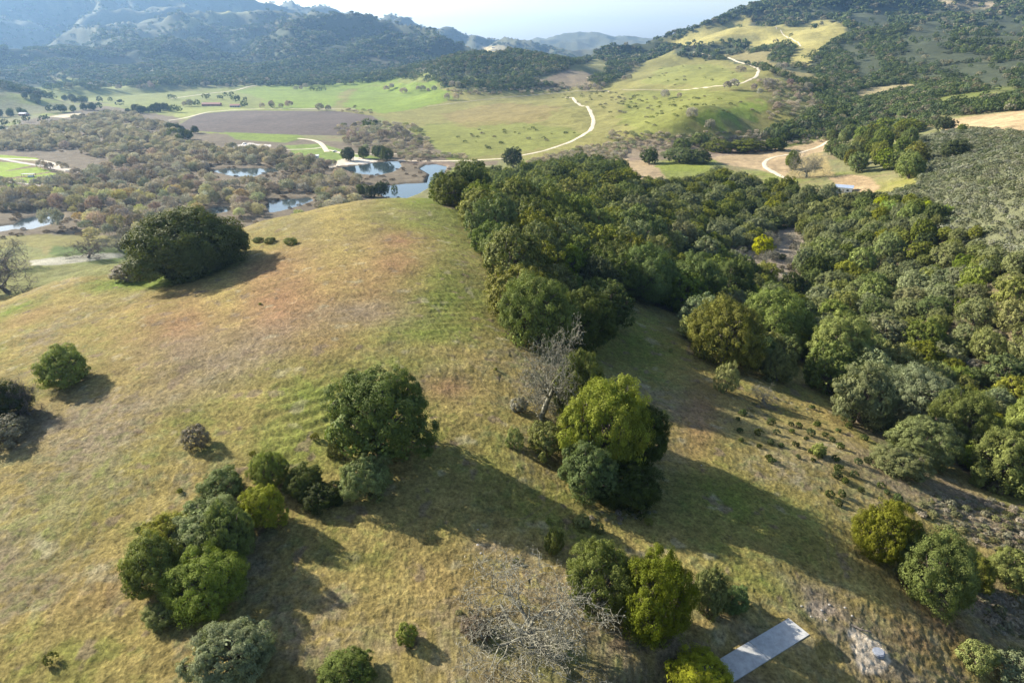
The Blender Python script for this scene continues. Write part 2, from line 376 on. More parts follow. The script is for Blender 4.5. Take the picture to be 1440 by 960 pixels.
# grassy flats at the foot of the left mountains
zone([(48,130),(60,120),(150,118),(200,126),(260,128),(320,122),(430,112),(520,104),(600,102),(620,112),(560,118),(480,128),(470,150),(380,158),(300,154),(220,160),(120,140)], (0.16,0.175,0.05), 1, .008, zid=1)
zone([(330,128),(400,118),(480,108),(560,106),(560,116),(480,128),(470,150),(400,155),(370,140)], HB, .8, .01)
zone([(250,37),(290,22),(340,14),(350,18),(300,32),(262,42)], (0.22,0.21,0.09), .9, .004)
zone([(60,5),(90,0),(100,5),(80,12)], (0.22,0.19,0.10), .6, .006)
zone([(655,68),(672,66),(722,66),(726,72),(700,78),(668,76)], (0.38,0.31,0.16), .95, .003)
zone([(800,94),(840,82),(862,90),(850,106),(820,112),(800,108)], (0.20,0.19,0.07), .8, .006)
zone([(750,116),(800,98),(835,104),(830,120),(770,128)], (0.20,0.155,0.11), .8, .006)
zone([(850,100),(880,92),(905,86),(890,104),(856,114)], (0.26,0.22,0.10), .8, .005)
# riparian floor, marsh
zone([(0,200),(30,170),(150,150),(250,165),(260,185),(330,190),(420,195),(480,200),(560,175),(600,200),(640,232),(620,250),(560,285),(470,300),(380,330),(300,345),(180,335),(90,335),(0,345),(-80,350),(-80,210)], (0.135,0.11,0.075), 1, .006, z=1.2)
zone([(70,345),(180,338),(200,352),(190,372),(120,372),(60,366)], (0.075,0.115,0.03), .9, .006)
zone([(-40,332),(100,330),(200,334),(190,346),(100,346),(-40,350)], (0.19,0.175,0.06), .9, .006)
zone([(-80,355),(40,345),(90,365),(180,368),(200,385),(100,390),(60,402),(0,420),(-80,440)], (0.155,0.165,0.06), .8, .01)
zone([(40,366),(120,358),(170,356),(175,361),(90,372),(44,374)], (0.36,0.34,0.28), .8, .003)
# crop field with green strips
CF = (0.17,0.13,0.075)
zone([(-80,212),(0,217),(50,222),(78,232),(112,246),(80,258),(40,262),(0,275),(-80,280)], CF, 1, 0, zid=4, bl=0)
for pts in ([(-60,225),(20,229),(48,232),(0,242),(-60,248)], [(-60,250),(0,242),(52,235),(72,241),(30,248),(-60,260)], [(20,252),(70,243),(108,246),(70,256),(40,259),(0,253)],
            [(-60,214),(0,218),(50,222),(60,227),(0,224)], [(-60,262),(0,256),(30,260),(25,266),(0,272),(-60,275)]):
    zone(pts, (0.20,0.265,0.035), 1, .001, bl=0, nz=.1)
# ploughed field
zone([(236,186),(262,170),(277,161),(333,155.5),(480,157),(523,163),(535,171),(516,181),(480,191),(420,190),(330,188),(270,184),(240,200)], (0.105,0.085,0.072), 1, .001, zid=3, bl=0, nz=.12)
fz_ = Z_ID == 3; col[fz_] *= (1 + .16 * np.sin((X[fz_] * .35 + Y[fz_] * .94) * 2 * PI / 9 + n1[fz_]) + .18 * n3[fz_])[:, None]
zone([(315,186),(420,190),(430,194),(400,201),(330,196)], HB, .9, .002)
zone([(400,205),(450,202),(500,216),(540,222),(470,234),(420,222)], (0.15,0.2,0.045), .95, .002)
zone([(462,233),(480,224),(500,221),(520,224),(532,227),(515,231),(480,233),(463,238)], (0.55,0.48,0.38), 1, .001, bl=0)
zone([(325,206),(350,201),(380,204),(372,212),(340,213)], (0.5,0.46,0.42), .9, .004, bl=0)
zone([(360,214),(390,212),(400,216),(370,218)], (0.5,0.45,0.38), .8, .003, bl=0)
zone([(245,152),(330,151),(400,153),(330,156),(280,160),(262,168),(245,165)], (0.22,0.24,0.07), .9, .002)
zone([(68,164),(90,161),(115,159),(118,162),(90,166)], (0.5,0.42,0.28), .9, .001, bl=0)
zone([(60,232),(75,228),(95,236),(112,242),(90,242)], (0.4,0.36,0.28), .8, .002, bl=0)
# lilac-grey brushy strip behind the copse
zone([(560,224),(640,228),(660,229),(700,226),(700,232),(640,236),(560,230)], (0.16,0.12,0.09), .8, .004)

_sp = [(470,400),(560,370),(640,430),(760,520),(860,560),(920,640),(980,720),(1000,800),(960,900),(900,960),(650,960),(600,880),(540,700),(510,600),(590,540),(480,500)]
zone([(1140 + a / 9, 840 + b / 9) for a, b in _sp], (0.55, 0.455, 0.33), 1, .003, bl=2, nz=.25)
zone([(1128,852),(1150,846),(1172,852),(1176,864),(1160,870),(1140,868)], (0.36,0.29,0.22), .7, .006, bl=3, nz=.6)
# ------------------------------------------------------------------ worn tracks on the knoll (trodden soil, in the ground colour)
def polyworld(pts, step=6):
    g = ground(*zip(*densify(pts, step, False))); return g[~np.isnan(g[:, 3]), :3]
def wear(pts, width, c, s):
    w = polyworld(pts, 8); r0 = np.log(np.hypot(w[:, 0], w[:, 1])); a = np.arctan2(w[:, 0], w[:, 1])
    b = box(a.min(), a.max(), r0.min(), r0.max(), .03); xs, ys = X[b], Y[b]; d = np.full(xs.shape, 1e9)
    for i in range(len(w) - 1):
        ax, ay = w[i, :2]; bx, by = w[i + 1, :2]; L2 = (bx-ax)**2 + (by-ay)**2 + 1e-9
        t = np.clip(((xs-ax)*(bx-ax) + (ys-ay)*(by-ay)) / L2, 0, 1)
        d = np.minimum(d, np.hypot(xs - ax - t*(bx-ax), ys - ay - t*(by-ay)))
    m = np.exp(-(d / width) ** 2) * s * np.clip(0.7 + n4[b] * 1.2, 0, 1)
    col[b] = mix(col[b], c, m); H[b] -= 0.06 * m
TR = [([(640,470),(690,560),(720,640),(735,700)],.22,.35),([(330,560),(420,520),(560,480),(660,420),(640,330)],.2,.3),([(0,700),(120,690),(240,655),(340,600)],.2,.3),([(540,760),(600,720),(700,690)],.2,.35),([(980,700),(1080,660),(1180,640),(1260,650)],.2,.3),([(820,752),(900,780),(960,800),(1060,860)],.25,.4),
      ([(128,640),(118,700),(100,780),(70,870),(60,960)],.35,.5),([(205,660),(212,720),(200,760)],.25,.4),
      ([(735,655),(765,680),(765,710),(740,728),(700,735)],.18,.6),([(755,650),(785,680),(780,712),(750,738)],.18,.5),
      ([(1165,700),(1162,740),(1165,790)],.18,.5),([(1178,705),(1172,745),(1180,790)],.18,.4),
      ([(130,500),(300,470),(520,455),(680,470)],.2,.25),([(90,430),(110,480),(85,540)],.2,.3)]
for pts, w_, s_ in TR: wear(pts, w_, (0.17, 0.13, 0.07), s_)
# cattle terraces on the east-facing slope left of the big oak
for tp in ((450, 575, 75, 60, .85), (620, 440, 40, 40, .45)):
    b, ter = soft(*tp[:4]); ter = ter * tp[4] * kz[b]; sn = np.sin((Y[b] * 0.86 - X[b] * 0.5) * 2 * PI / 2.3 + 2.5 * fbm(X[b] / 11, Y[b] / 11, 121, 3))
    H[b] += 0.16 * ter * sn; col[b] = mix(col[b], GREEN, np.clip(0.5 * ter * (0.5 + 0.5 * sn), 0, 1))
# tussocky fine relief
fine = 1 - sstep(150, 300, RR)
tus = fbm(X / 1.1, Y / 1.1, 131, 3, 0.75)
H += fine * (tus * 0.13 + fbm(X / 3.1, Y / 3.1, 132, 2) * 0.05)
mf = (1 - fine) * (1 - sstep(500, 900, RR)); H += mf * fbm(X / 5, Y / 5, 133, 2) * 0.25 * sstep(3, 8, H)
col *= (1 + 0.45 * (fine * tus + 0.35 * n4 * kz))[..., None]

# level pad for the concrete strip
SLAB = [(1002,942),(1112,869),(1135,884),(1040,952)]
# straight strip in world space
sa = G1(1105, 874); sb = G1(1132, 887); sc = G1(1010, 946)
sz = float(np.mean([sa[2], sb[2], sc[2]]))
def at_z(px, py, z):
    a, t = ray(px, py); r = (z - CZ) / t; return np.array([r * math.sin(a), r * math.cos(a), z])
pa, pb = at_z(1109, 868, sz), at_z(1135.5, 885.5, sz); pc = at_z(1001, 932, sz)
du = (pa - pc); du /= np.linalg.norm(du); dv = np.array([du[1], -du[0], 0])
SW = float(np.dot(pb - pa, dv)) * 1.22; SL = 24.0
rel = np.stack([X - pa[0], Y - pa[1]], -1); uu = -(rel @ du[:2]); vv = rel @ dv[:2]
inside = np.maximum(np.maximum(-uu, uu - SL), np.maximum(-vv, vv - SW))
pad = 1 - sstep(0.3, 2.6, inside); H = H * (1 - pad) + (sz - 0.10) * pad

# ------------------------------------------------------------------ helpers for objects
def tag(o, label=None, cat=None, group=None, kind=None):
    if label: o['label'] = label
    if cat: o['category'] = cat
    if group: o['group'] = group
    if kind: o['kind'] = kind
    return o
def mesh_np(name, V, Fq, mat=None, smooth=False, tri=False):
    me = bpy.data.meshes.new(name); V = np.asarray(V, np.float32); Fq = np.asarray(Fq, np.int32)
    k = Fq.shape[1]
    me.vertices.add(len(V)); me.vertices.foreach_set('co', V.ravel())
    me.loops.add(Fq.size); me.loops.foreach_set('vertex_index', Fq.ravel())
    me.polygons.add(len(Fq)); me.polygons.foreach_set('loop_start', np.arange(0, Fq.size, k, dtype=np.int32)); me.polygons.foreach_set('loop_total', np.full(len(Fq), k, np.int32))
    if smooth: me.polygons.foreach_set('use_smooth', np.ones(len(Fq), bool))
    me.update(calc_edges=True)
    if mat: me.materials.append(mat)
    return me
def link(name, me, parent=None, loc=(0,0,0)):
    o = bpy.data.objects.new(name, me); C.objects.link(o); o.location = loc
    if parent: o.parent = parent
    return o
class N:
    def __init__(s, name):
        s.m = bpy.data.materials.new(name); s.m.use_nodes = True; s.t = s.m.node_tree; s.b = s.t.nodes['Principled BSDF']; s.out = s.t.nodes['Material Output']
    def n(s, t, **k):
        x = s.t.nodes.new(t)
        for a, b in k.items():
            if a.startswith('i_'): x.inputs[a[2:].replace('_', ' ')].default_value = b
            else: setattr(x, a, b)
        return x
    def l(s, a, b): s.t.links.new(a, b)
def setin(nd, key, v): nd.inputs[key].default_value = v

# ground material: colour from the mesh, fine grass mottling and bump by noise
g = N('ground_cover'); t = g.n('ShaderNodeAttribute', attribute_name='cover'); tc = g.n('ShaderNodeNewGeometry')
nz1 = g.n('ShaderNodeTexNoise'); setin(nz1, 'Scale', 2.6); setin(nz1, 'Detail', 6); setin(nz1, 'Roughness', .75); g.l(tc.outputs['Position'], nz1.inputs['Vector'])
nz2 = g.n('ShaderNodeTexNoise'); setin(nz2, 'Scale', .16); setin(nz2, 'Detail', 8); setin(nz2, 'Roughness', .72); g.l(tc.outputs['Position'], nz2.inputs['Vector'])
mr = g.n('ShaderNodeMapRange'); g.l(nz1.outputs['Fac'], mr.inputs[0]); setin(mr, 1, .3); setin(mr, 2, .7); setin(mr, 3, .4); setin(mr, 4, 1.6)
mr2 = g.n('ShaderNodeMapRange'); g.l(nz2.outputs['Fac'], mr2.inputs[0]); setin(mr2, 1, .32); setin(mr2, 2, .68); setin(mr2, 3, .75); setin(mr2, 4, 1.25)
mu = g.n('ShaderNodeMath', operation='MULTIPLY'); g.l(mr.outputs[0], mu.inputs[0]); g.l(mr2.outputs[0], mu.inputs[1])
vm = g.n('ShaderNodeVectorMath', operation='SCALE'); g.l(t.outputs['Color'], vm.inputs[0]); g.l(mu.outputs[0], vm.inputs['Scale'])
g.l(vm.outputs[0], g.b.inputs['Base Color']); setin(g.b, 'Roughness', 1.0); setin(g.b, 'Specular IOR Level', 0.1)
bp = g.n('ShaderNodeBump'); setin(bp, 'Strength', .9); setin(bp, 'Distance', .3); g.l(nz1.outputs['Fac'], bp.inputs['Height'])
bp2 = g.n('ShaderNodeBump'); setin(bp2, 'Strength', .5); setin(bp2, 'Distance', 1.6); g.l(nz2.outputs['Fac'], bp2.inputs['Height']); g.l(bp.outputs[0], bp2.inputs['Normal'])
g.l(bp2.outputs[0], g.b.inputs['Normal'])
M_GROUND = g.m

# ------------------------------------------------------------------ the ground sheet, cut into its kinds of land
def build_ground():
    V = np.stack([X, Y, H], -1).reshape(-1, 3)
    ii, jj = np.meshgrid(np.arange(NA - 1), np.arange(NR - 1), indexing='ij')
    v0 = (ii * NR + jj).ravel(); quads = np.stack([v0 + 1, v0 + 1 + NR, v0 + NR, v0], -1)   # counter-clockwise from above
    # close the ring and the disc under the camera
    j2 = np.arange(NR - 1); wrap = np.stack([(NA-1)*NR + j2 + 1, j2 + 1, j2, (NA-1)*NR + j2], -1)
    zid = Z_ID[ii, jj].ravel(); zw = np.zeros(NR - 1, np.int8); zw[LR[:-1] > math.log(700)] = 2
    Fs = np.concatenate([quads, wrap]); zf = np.concatenate([zid, zw])
    cen = len(V); V = np.concatenate([V, [[0, 0, float(H[:, 0].mean())]]])
    ring = np.arange(NA) * NR; nx = np.roll(ring, -1); disc = np.stack([np.full(NA, cen), ring, nx, nx], -1)
    colf = np.concatenate([np.clip(col, 0.01, 0.8).reshape(-1, 3), [[.2, .18, .08]]])
    # smooth normals over the whole sheet so the cuts do not show
    info = {0: ('ground', 'ground'), 1: ('valley_floor', 'valley'), 2: ('hills', 'hills'), 3: ('ploughed_field', 'field'), 4: ('crop_field', 'field')}
    for z, (nm, c) in info.items():
        fz = Fs[zf == z]
        if not len(fz): continue
        used, inv = np.unique(fz, return_inverse=True)
        me = mesh_np(nm, V[used], inv.reshape(-1, 4), M_GROUND, smooth=True)
        at = me.color_attributes.new('cover', 'FLOAT_COLOR', 'POINT'); cc = np.ones((len(used), 4), np.float32); cc[:, :3] = colf[used]; at.data.foreach_set('color', cc.ravel())
        o = link(nm, me); tag(o, kind='structure')
        o['label'] = {0: 'grassy straw and green knoll and canyon slopes under the trees', 1: 'flat valley floor with marsh and pasture beyond the knoll', 2: 'green and brush covered hills round the valley', 3: 'bare brown ploughed field in the valley', 4: 'field of bright green crop strips in the valley'}[z]
        o['category'] = c
    used = np.unique(disc)
    me = mesh_np('ground', V[np.concatenate([[cen], ring])], [[0, 1 + i, 1 + (i + 1) % NA] for i in range(NA)], M_GROUND, smooth=True)
    at = me.color_attributes.new('cover', 'FLOAT_COLOR', 'POINT'); cc = np.tile(np.array([.2, .18, .08, 1], np.float32), len(me.vertices)); at.data.foreach_set('color', cc)
    o = link('ground', me); tag(o, 'patch of ground directly below the viewpoint', 'ground', kind='structure')
build_ground()

# ------------------------------------------------------------------ water
w = N('pond_water'); setin(w.b, 'Base Color', (0.03, 0.045, 0.05, 1)); setin(w.b, 'Roughness', .06); setin(w.b, 'IOR', 1.33)
wn = w.n('ShaderNodeTexNoise'); setin(wn, 'Scale', .9); setin(wn, 'Detail', 3); wb = w.n('ShaderNodeBump'); setin(wb, 'Strength', .12); setin(wb, 'Distance', .1); w.l(wn.outputs['Fac'], wb.inputs['Height']); w.l(wb.outputs[0], w.b.inputs['Normal'])
wg = w.n('ShaderNodeNewGeometry'); w.l(wg.outputs['Position'], wn.inputs['Vector'])
for k, pg in enumerate(POND):
    r = np.exp(pg[:, 1]); xy = np.stack([r * np.sin(pg[:, 0]), r * np.cos(pg[:, 0])], -1); c = xy.mean(0); d = xy - c; L = np.linalg.norm(d, axis=1, keepdims=True); xy = c + d * (1 + 2.0 / L)
    me = bpy.data.meshes.new('pond'); vs = [(x, y, WZ) for x, y in xy]; me.from_pydata(vs, [], [list(range(len(vs)))]); me.materials.append(w.m); me.update()
    if me.polygons[0].normal.z < 0: me.flip_normals()
    o = link('pond', me); tag(o, ['blue river pool with a bend behind the knoll', 'pale pool on the far left behind willows', 'narrow blue pool among willows, below the ploughed field', 'pool half hidden by pale willow crowns', 'tiny pool just above the round oak', 'reflecting pool under the pale gravel lot'][k], 'pond', kind='structure')

# ------------------------------------------------------------------ roads and trails as draped strips
def rmat(name, c, sc=1.2):
    q = N(name); tn = q.n('ShaderNodeTexNoise'); setin(tn, 'Scale', sc); setin(tn, 'Detail', 6); setin(tn, 'Roughness', .7); ge = q.n('ShaderNodeNewGeometry'); q.l(ge.outputs['Position'], tn.inputs['Vector'])
    cr = q.n('ShaderNodeValToRGB'); cr.color_ramp.elements[0].position = .3; cr.color_ramp.elements[1].position = .7
    cr.color_ramp.elements[0].color = (*[x * .72 for x in c], 1); cr.color_ramp.elements[1].color = (*[min(.85, x * 1.15) for x in c], 1); q.l(tn.outputs['Fac'], cr.inputs[0]); q.l(cr.outputs[0], q.b.inputs['Base Color']); setin(q.b, 'Roughness', .95)
    return q.m
M_DUST = rmat('pale_dust', (0.50, 0.43, 0.31), .4)
def road(name, pts, width, label, lift=0.25, mat=None):
    w = polyworld(pts, 5)
    if len(w) < 3: return
    for _ in range(3):
        w[1:-1] = (w[:-2] + 2 * w[1:-1] + w[2:]) / 4
    d = np.linalg.norm(np.diff(w[:, :2], axis=0), axis=1); s = np.concatenate([[0], np.cumsum(d)]); m = max(4, int(s[-1] / 2.5)); q = np.linspace(0, s[-1], m)
    xs = np.interp(q, s, w[:, 0]); ys = np.interp(q, s, w[:, 1]); tx = np.gradient(xs); ty = np.gradient(ys); L = np.hypot(tx, ty) + 1e-9; nx, ny = ty / L, -tx / L
    V = []; cols_ = np.linspace(-.5, .5, 5)
    jit = 1 + 0.25 * perlin(q / 14, q * 0 + 3.3, 5)
    for c in cols_:
        vx = xs + nx * c * width * jit; vy = ys + ny * c * width * jit; V.append(np.stack([vx, vy, hgt(vx, vy) + lift - 0.2 * (abs(c) > .45) * 1.0], -1))
    V = np.stack(V, 1).reshape(-1, 3); Fq = []
    for i in range(m - 1):
        for k in range(4): Fq.append((i*5+k, i*5+k+1, (i+1)*5+k+1, (i+1)*5+k))
    me = mesh_np(name, V, Fq, mat or M_DUST, smooth=True)
    if me.polygons[0].normal.z < 0: me.flip_normals()
    o = link(name, me); tag(o, label, 'road', kind='structure')
road('dirt_road', [(560,226),(600,227),(660,226),(713,223),(763,213),(800,201),(827,187),(837,173),(831,157),(820,148),(803,143),(797,137)], 4.6, 'pale dirt road bending across the green hill')
road('dirt_road', [(600,150),(660,143),(713,137),(763,133),(813,128),(880,127),(960,127)], 2.4, 'thin dirt track running level across the green hill', .35, rmat('dull_dust', (.36, .31, .21), .4))
road('dirt_road', [(960,127),(1043,118),(1060,112),(1072,100),(1066,94),(1045,89),(1027,85),(1000,79),(975,74)], 4.4, 'dirt road curling round the shoulder of the green hill', .35)
road('trail', [(1090,38),(1103,50),(1117,57),(1126,66)], 2.6, 'pale trail on the high grassy spur', .5)
road('dirt_road', [(1110,256),(1097,247),(1075,237),(1070,230),(1083,222),(1120,216),(1150,208),(1164,200),(1180,189),(1195,184)], 3.6, 'pale dirt road curving through the dry clearing on the right', .3)
road('farm_track', [(-60,220),(0,223),(53,225),(77,230),(92,239),(133,248),(165,250)], 5, 'pale farm track above the green crop strips', .25)
road('farm_track', [(0,223),(23,228),(60,234),(100,241),(133,247)], 5, 'grey farm track cutting between the crop strips', .28, rmat('grey_dust', (.34,.3,.26)))
road('farm_track', [(-40,254),(0,254),(25,257),(80,265)], 3, 'thin grey track along the lower edge of the crop strips', .25, rmat('grey_dust_thin', (.34,.3,.26)))
road('farm_track', [(420,195),(440,197),(453,200),(457,206),(460,214)], 5.5, 'white farm track leading down to the gravel lot', .25)
road('farm_track', [(400,211),(430,210),(448,209),(456,207)], 3.5, 'short farm track beside the white shed', .25)
road('farm_track', [(462,211),(490,217),(520,217),(560,217)], 4, 'pale farm track beyond the gravel lot', .25)
road('farm_track', [(470,213),(490,219),(505,224)], 4, 'short spur of track reaching the gravel lot', .28)
road('farm_track', [(236,170),(262,166),(290,158),(340,154),(400,153),(500,154)], 5, 'pale field road along the top of the ploughed field', .3)
road('farm_track', [(240,139),(300,131),(330,128),(350,122),(372,118),(400,113)], 5, 'thin pale road crossing the far green flat', .4)
# ------------------------------------------------------------------ foliage and bark materials
def leaf_material(name, trans=.3, rough=.55, var=.5, fixed=None, twig=False):
    q = N(name); oi = q.n('ShaderNodeObjectInfo'); at = q.n('ShaderNodeAttribute', attribute_name='tint')
    m1 = q.n('ShaderNodeMapRange'); q.l(oi.outputs['Random'], m1.inputs[0]); setin(m1, 3, 1 - var * .5); setin(m1, 4, 1 + var * .5)
    mm = q.n('ShaderNodeMath', operation='MULTIPLY'); q.l(m1.outputs[0], mm.inputs[0]); q.l(at.outputs['Fac'], mm.inputs[1])
    # hue drift from tree to tree
    fr = q.n('ShaderNodeMath', operation='MULTIPLY'); q.l(oi.outputs['Random'], fr.inputs[0]); fr.inputs[1].default_value = 7.31
    fr2 = q.n('ShaderNodeMath', operation='FRACT'); q.l(fr.outputs[0], fr2.inputs[0])
    hs = q.n('ShaderNodeHueSaturation'); m2 = q.n('ShaderNodeMapRange'); q.l(fr2.outputs[0], m2.inputs[0]); setin(m2, 3, .494 if twig else .488); setin(m2, 4, .506 if twig else .510); q.l(m2.outputs[0], hs.inputs['Hue'])
    m3 = q.n('ShaderNodeMapRange'); q.l(fr2.outputs[0], m3.inputs[0]); setin(m3, 3, 1.12); setin(m3, 4, .78); q.l(m3.outputs[0], hs.inputs['Saturation'])
    if fixed is None: q.l(oi.outputs['Color'], hs.inputs['Color'])
    else: hs.inputs['Color'].default_value = (*fixed, 1)
    q.l(mm.outputs[0], hs.inputs['Value'])
    q.l(hs.outputs[0], q.b.inputs['Base Color']); setin(q.b, 'Roughness', rough + .15); setin(q.b, 'Specular IOR Level', .12)
    tr = q.n('ShaderNodeBsdfTranslucent'); ms = q.n('ShaderNodeMixShader'); ms.inputs[0].default_value = trans
    g2 = q.n('ShaderNodeVectorMath', operation='MULTIPLY'); q.l(hs.outputs[0], g2.inputs[0]); g2.inputs[1].default_value = (1.25, 1.35, .7); q.l(g2.outputs[0], tr.inputs['Color'])
    q.l(q.b.outputs[0], ms.inputs[1]); q.l(tr.outputs[0], ms.inputs[2]); q.l(ms.outputs[0], q.out.inputs['Surface'])
    return q.m
M_LEAF = leaf_material('oak_leaves', .2); M_FAR = leaf_material('far_foliage', .15, .8, .55); M_TWIG = leaf_material('bare_twigs', .1, .9, .4, None, True)
def bark_material(name, c):
    q = N(name); tn = q.n('ShaderNodeTexNoise'); setin(tn, 'Scale', 3.5); setin(tn, 'Detail', 6); tcn = q.n('ShaderNodeTexCoord'); q.l(tcn.outputs['Object'], tn.inputs['Vector'])
    cr = q.n('ShaderNodeValToRGB'); cr.color_ramp.elements[0].position = .35; cr.color_ramp.elements[1].position = .68
    cr.color_ramp.elements[0].color = (*[x * .45 for x in c], 1); cr.color_ramp.elements[1].color = (*[min(.8, x * 1.35) for x in c], 1); q.l(tn.outputs['Fac'], cr.inputs[0]); q.l(cr.outputs[0], q.b.inputs['Base Color']); setin(q.b, 'Roughness', .95)
    return q.m
M_BARK = bark_material('oak_bark', (.13, .105, .08)); M_LICHEN = bark_material('lichen_bark', (.20, .19, .14)); M_DEAD = bark_material('grey_bark', (.15, .125, .10))

def unit(v): return v / (np.linalg.norm(v, axis=-1, keepdims=True) + 1e-9)
def cards(P, Nn, size, aspect, r, along=None):
    """diamond leaf sprays: centre P, normal Nn"""
    k = len(P); rnd = unit(r.normal(size=(k, 3)))
    if along is None: t = unit(np.cross(Nn, rnd))
    else: t = unit(along)
    b = unit(np.cross(Nn, t)); s = size[:, None] * .5
    V = np.stack([P + t * s, P + b * s * aspect, P - t * s, P - b * s * aspect], 1)
    V[:, 1] += Nn * s * .18; V[:, 3] += Nn * s * .18
    return V.reshape(-1, 3)
def leafmesh(name, V, tint, mat):
    k = len(V) // 4; me = mesh_np(name, V, np.arange(4 * k).reshape(-1, 4), mat)
    a = me.attributes.new('tint', 'FLOAT', 'POINT'); a.data.foreach_set('value', np.repeat(tint, 4).astype(np.float32)); return me

def crown_data(seed, W=10., Hh=8., lobes=15, clumps=26, leaves=60, ls=.27, low=-.15, sliver=0, gap=.1, flat=.8, lr=(.19, .28)):
    r = np.random.default_rng(seed); P = []; Nn = []; T = []; cents = []; Al = []; m1_, m2_, f1_, f2_ = r.uniform(.06, .2), r.uniform(.04, .15), r.uniform(0, 6.3), r.uniform(0, 6.3)
    for i in range(lobes):
        u = (i + .5) / lobes; z = 1 - u * (1 - low) ; a = i * 2.39996 + r.uniform(-.5, .5); q = math.sqrt(max(0, 1 - z * z)); rr = r.uniform(.78, 1.12) * (1 + m1_ * math.sin(2 * a + f1_) + m2_ * math.sin(3 * a + f2_))
        d = np.array([math.cos(a) * q, math.sin(a) * q, z]); R = W * r.uniform(*lr)
        c = d * np.array([W * .5 - R * .75, W * .5 - R * .75, Hh * .52 - R * flat * .8]) * rr + np.array([0, 0, Hh * .47])
        c[2] = max(c[2], R * .5); cents.append((c, R, d))
    core = np.array([0, 0, Hh * .45])
    for li, (c, R, d) in enumerate(cents):
        dirs = unit(r.normal(size=(clumps * 3, 3))); out = unit(c - core + 1e-3)
        dirs = dirs[(dirs @ out) > -.35][:clumps]
        for dd in dirs:
            if r.random() < gap: continue
            cc = c + dd * R * np.array([1, 1, flat]) * r.uniform(.72, 1.02); rc = R * r.uniform(.26, .46)
            # skip clumps buried in other lobes
            if any(j != li and np.linalg.norm((cc - c2) / np.array([1, 1, flat])) < R2 * .62 for j, (c2, R2, _) in enumerate(cents)): continue
            if cc[2] < .25: continue
            k = max(3, int(leaves * r.uniform(.6, 1.3))); e = unit(r.normal(size=(k, 3))); e = unit(e + .55 * dd)
            p = cc + e * rc * (r.random((k, 1)) ** .4) * np.array([1.05, 1.05, .8])
            P.append(p); Nn.append(unit(e * .9 + dd * .7 + r.normal(size=(k, 3)) * .42 + np.array([0, 0, .2])))
            Al.append(unit(dd + np.array([0, 0, .7]) + r.normal(size=(k, 3)) * .45)); T.append(np.full(k, r.uniform(.78, 1.25)) * r.uniform(.8, 1.2, k))
    P = np.concatenate(P); Nn = np.concatenate(Nn); T = np.concatenate(T); Al = np.concatenate(Al)
    sz = ls * r.uniform(.6, 1.4, len(P))
    if sliver:
        Nn = unit(np.cross(Al, unit(r.normal(size=Al.shape)))); V = cards(P, Nn, sz * 2.2, sliver, r, Al)
    else: V = cards(P, Nn, sz, .62, r)
    fx = (W / 2) / np.percentile(np.hypot(V[:, 0], V[:, 1]), 96); fz = Hh / np.percentile(V[:, 2], 98.5); V = V * np.array([fx, fx, fz]); cents = [(c * np.array([fx, fx, fz]), R * fx, d) for c, R, d in cents]
    return V, T, cents

def tube(V, Fq, pts, rad, sides):
    base = len(V); pts = [np.array(p, float) for p in pts]
    for i, p in enumerate(pts):
        t = unit(pts[min(i + 1, len(pts) - 1)] - pts[max(i - 1, 0)]); ref = np.array([0, 0, 1.]) if abs(t[2]) < .9 else np.array([1., 0, 0])
        a = unit(np.cross(t, ref)); b = np.cross(t, a)
        for k in range(sides):
            w_ = 2 * PI * k / sides; V.append(p + (a * math.cos(w_) + b * math.sin(w_)) * rad[i])
    for i in range(len(pts) - 1):
        for k in range(sides):
            k2 = (k + 1) % sides; Fq.append((base + i * sides + k, base + i * sides + k2, base + (i + 1) * sides + k2, base + (i + 1) * sides + k))
def trunk_mesh(name, seed, cents, Hh, mat, sides=7, rad=.38):
    r = random.Random(seed); V = []; Fq = []; fork = np.array([r.uniform(-.2, .2), r.uniform(-.2, .2), Hh * .22])
    tube(V, Fq, [(0, 0, -.8), (0, 0, 0), fork * .5 + np.array([.05, 0, 0]), fork], [rad * 1.6, rad * 1.25, rad, rad * .85], sides)
    for c, R, d in cents:
        m1 = fork * .55 + c * .45 + np.array([r.uniform(-.4, .4), r.uniform(-.4, .4), r.uniform(-.3, .5)])
        tube(V, Fq, [fork - (0, 0, .1), m1, c], [rad * .5, rad * .3, rad * .12], 5)
        for _ in range(3):
            e = c + np.array([r.uniform(-1, 1), r.uniform(-1, 1), r.uniform(-.4, 1)]) * R * .8; tube(V, Fq, [m1 * .3 + c * .7, (c + e) / 2 + .1, e], [rad * .14, rad * .09, rad * .04], 4)
    me = mesh_np(name, V, Fq, mat, smooth=True); return me

